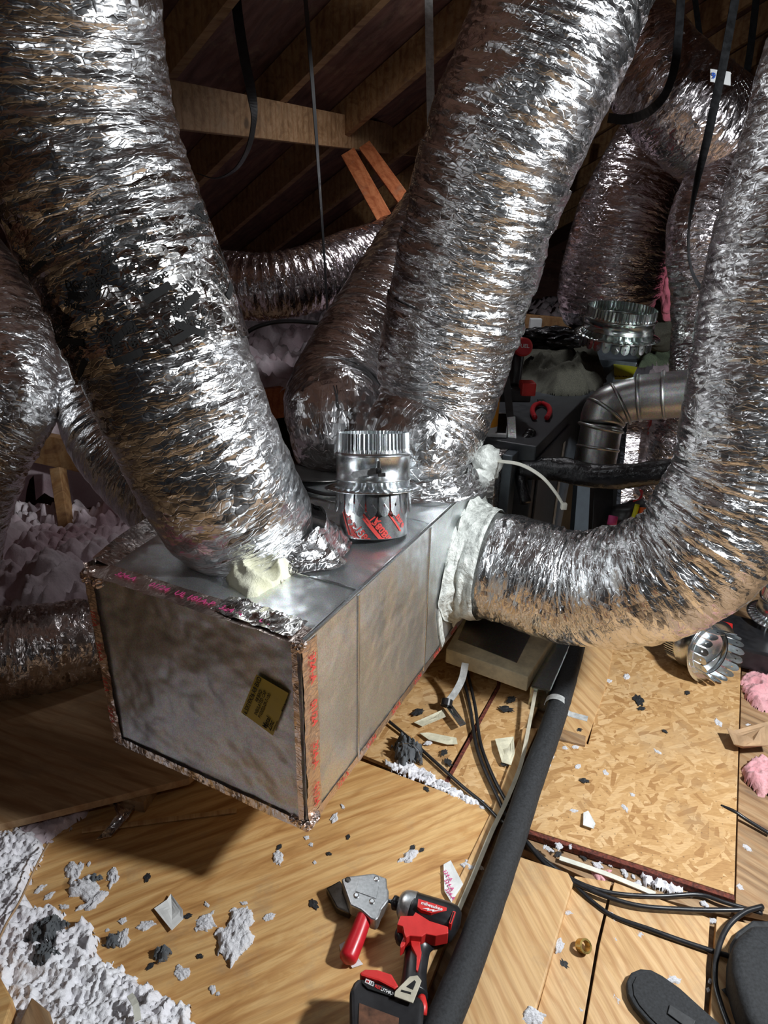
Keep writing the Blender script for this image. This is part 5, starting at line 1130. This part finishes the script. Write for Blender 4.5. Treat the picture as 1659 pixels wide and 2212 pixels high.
for (x, y, r, lb_) in ((215, 1945, 26, 'white insulation tuft right of the loose fill, largest of the upper cluster'), (235, 1972, 18, 'white tuft touching the largest tuft of the upper cluster'), (188, 1912, 17, 'white tuft just below the shadow edge at left'),
        (275, 1918, 14, 'narrow white tuft below the shadow edge beside the dark lint curl'), (553, 1998, 24, 'round white tuft forming the head of the tall pair'), (540, 2045, 34, 'big white tuft forming the lower part of the tall pair'),
        (352, 2018, 11, 'small white tuft left of the paper scrap bottom'), (478, 2010, 17, 'white tuft between the paper scrap and the tall pair'), (302, 2050, 15, 'white tuft beside the wispy dark lint on the plywood'),
        (433, 2118, 14, 'lone white tuft low on the plywood near the insulation edge'), (615, 1992, 9, 'small white tuft right of the tall pair'), (628, 1860, 12, 'white tuft on the plywood below the near box corner'),
        (912, 1848, 14, 'pale grey tuft between the box corner and the foil scrap'), (1050, 1862, 13, 'white tuft beside the long cable tie'), (1195, 2186, 18, 'white tuft on the raised plank at the bottom'), (1244, 2028, 10, 'white tuft left of the brass ring'),
        (1494, 2092, 9, 'white tuft above the rubber pad')):
    tuft(x, y, r, lb_, z=.0 if x < 1100 else (.018 if x < 1200 else .003))
sm = [(140, 1962), (120, 1948), (172, 1985), (160, 1998), (205, 1898), (222, 1890), (300, 2010), (268, 2032), (500, 2150), (512, 2160), (560, 1962), (480, 1968), (493, 1985), (396, 2175), (710, 1868), (700, 1830), (748, 1770), (765, 1745), (690, 1815),
      (775, 1600), (860, 1648), (945, 1600), (1018, 1708), (1000, 1700), (985, 1690), (970, 1685), (955, 1672), (945, 1668), (1030, 1718), (1045, 1725), (1068, 1735), (1058, 1722), (930, 1665), (1260, 1955), (1360, 1962), (1420, 1998), (1365, 2008), (1130, 2058), (1125, 2112), (1372, 2140), (1297, 2165),
      (1565, 1842), (1600, 1848), (1190, 1735), (1175, 1725), (1205, 1815), (1215, 1820), (1235, 1812), (1260, 1812), (1330, 1838), (1345, 1845), (1320, 1850), (1380, 1865), (1400, 1872), (1430, 1880), (1445, 1892), (1460, 1886), (1475, 1895), (1500, 1902), (1520, 1906), (1490, 1890), (1410, 1885), (1555, 1925), (1574, 2090), (1570, 2110), (1572, 1960), (1366, 1440), (1330, 1452), (1568, 1532), (1633, 1534), (1390, 1695), (1375, 1725), (1265, 1735), (1270, 1640), (1440, 1600), (1330, 1650), (1630, 1885), (1640, 1800), (1225, 1580), (1240, 1600), (1262, 1598), (1215, 1620), (1205, 1640)]
for (x, y) in sm:
    tuft(x, y, random.uniform(3, 7.5), 'small white crumb of loose insulation scattered on the floor boards', z=.019 if (x > 1200 and y < 1830 and x < 1610) else .001, group='small insulation crumbs on the floor')
pc = bpy.data.meshes.new('black_chip'); v, f = blob((0, 0, 0), 1.0, 77, 3, 1.1, 2.4, (1.5, .8, .2)); pc.from_pydata([tuple(x) for x in v], [], f); pc.materials.append(M['black'])
for (x, y, r) in ((350, 1915, 8), (440, 1995, 7), (364, 2106, 7), (470, 2080, 6), (712, 1958, 10), (1396, 1490, 13), (1402, 1508, 7), (1285, 1668, 8), (1258, 2066, 9), (920, 1535, 11), (980, 1620, 8), (990, 1640, 9), (945, 1700, 6), (1120, 1500, 10), (1110, 1520, 12), (920, 1828, 6), (940, 1832, 5), (1110, 1640, 6), (1270, 1560, 6), (1455, 1555, 5), (1235, 1830, 7), (1290, 1832, 8), (1500, 1470, 6), (632, 1838, 6), (740, 1848, 5), (780, 1810, 5)):
    p = fl(x, y, .002 if not (x > 1200 and y < 1830) else .022); t_ = (p - O) @ V3(0, math.cos(PT), -math.sin(PT)); s_ = r * .72 * t_ / F
    o = bpy.data.objects.new('black_chip', pc); COL.objects.link(o); o.location = tuple(p); o.rotation_euler = (0, 0, random.uniform(0, 3.1)); o.scale = (s_, s_, s_ * .6)
    tag(o, 'small black chip of foam or tape lying on the floor boards', 'chip', 'black chips on the floor')
# knots on planks as real discs are part of the wood texture; dark debris line along the plywood edge
v, f = hfield([fl(x, y, -.004) for x, y in ((880, 1640), (930, 1652), (1000, 1690), (1060, 1722), (1085, 1740), (1060, 1738), (980, 1708), (900, 1672), (860, 1655))], -.006, .014, .002, 91, f0=60, edge=.008, wob=.008)
mk('debris_drift', v, f, M['fluff'], smooth=True, label='line of pale debris caught along the plywood edge beside the metal box', cat='debris', kind='stuff')
v, f = hfield([fl(x, y, 0) for x, y in ((1420, 1872), (1450, 1876), (1500, 1893), (1498, 1908), (1455, 1902), (1425, 1890))], -.002, .022, .002, 92, f0=60, edge=.008, wob=.008)
mk('debris_drift', v, f, M['fluff'], smooth=True, label='clump of pale debris in the gap at the near edge of the large strand board', cat='debris', kind='stuff')
v, f = hfield([fl(x, y, 0) for x, y in ((1300, 1855), (1345, 1860), (1360, 1880), (1320, 1885))], -.003, .012, .002, 93, f0=60, edge=.008, wob=.006)
mk('pink_insulation', v, f, M['pinkf'], smooth=True, label='pink insulation wisp under the white cable tie in the gap', cat='insulation', kind='stuff')
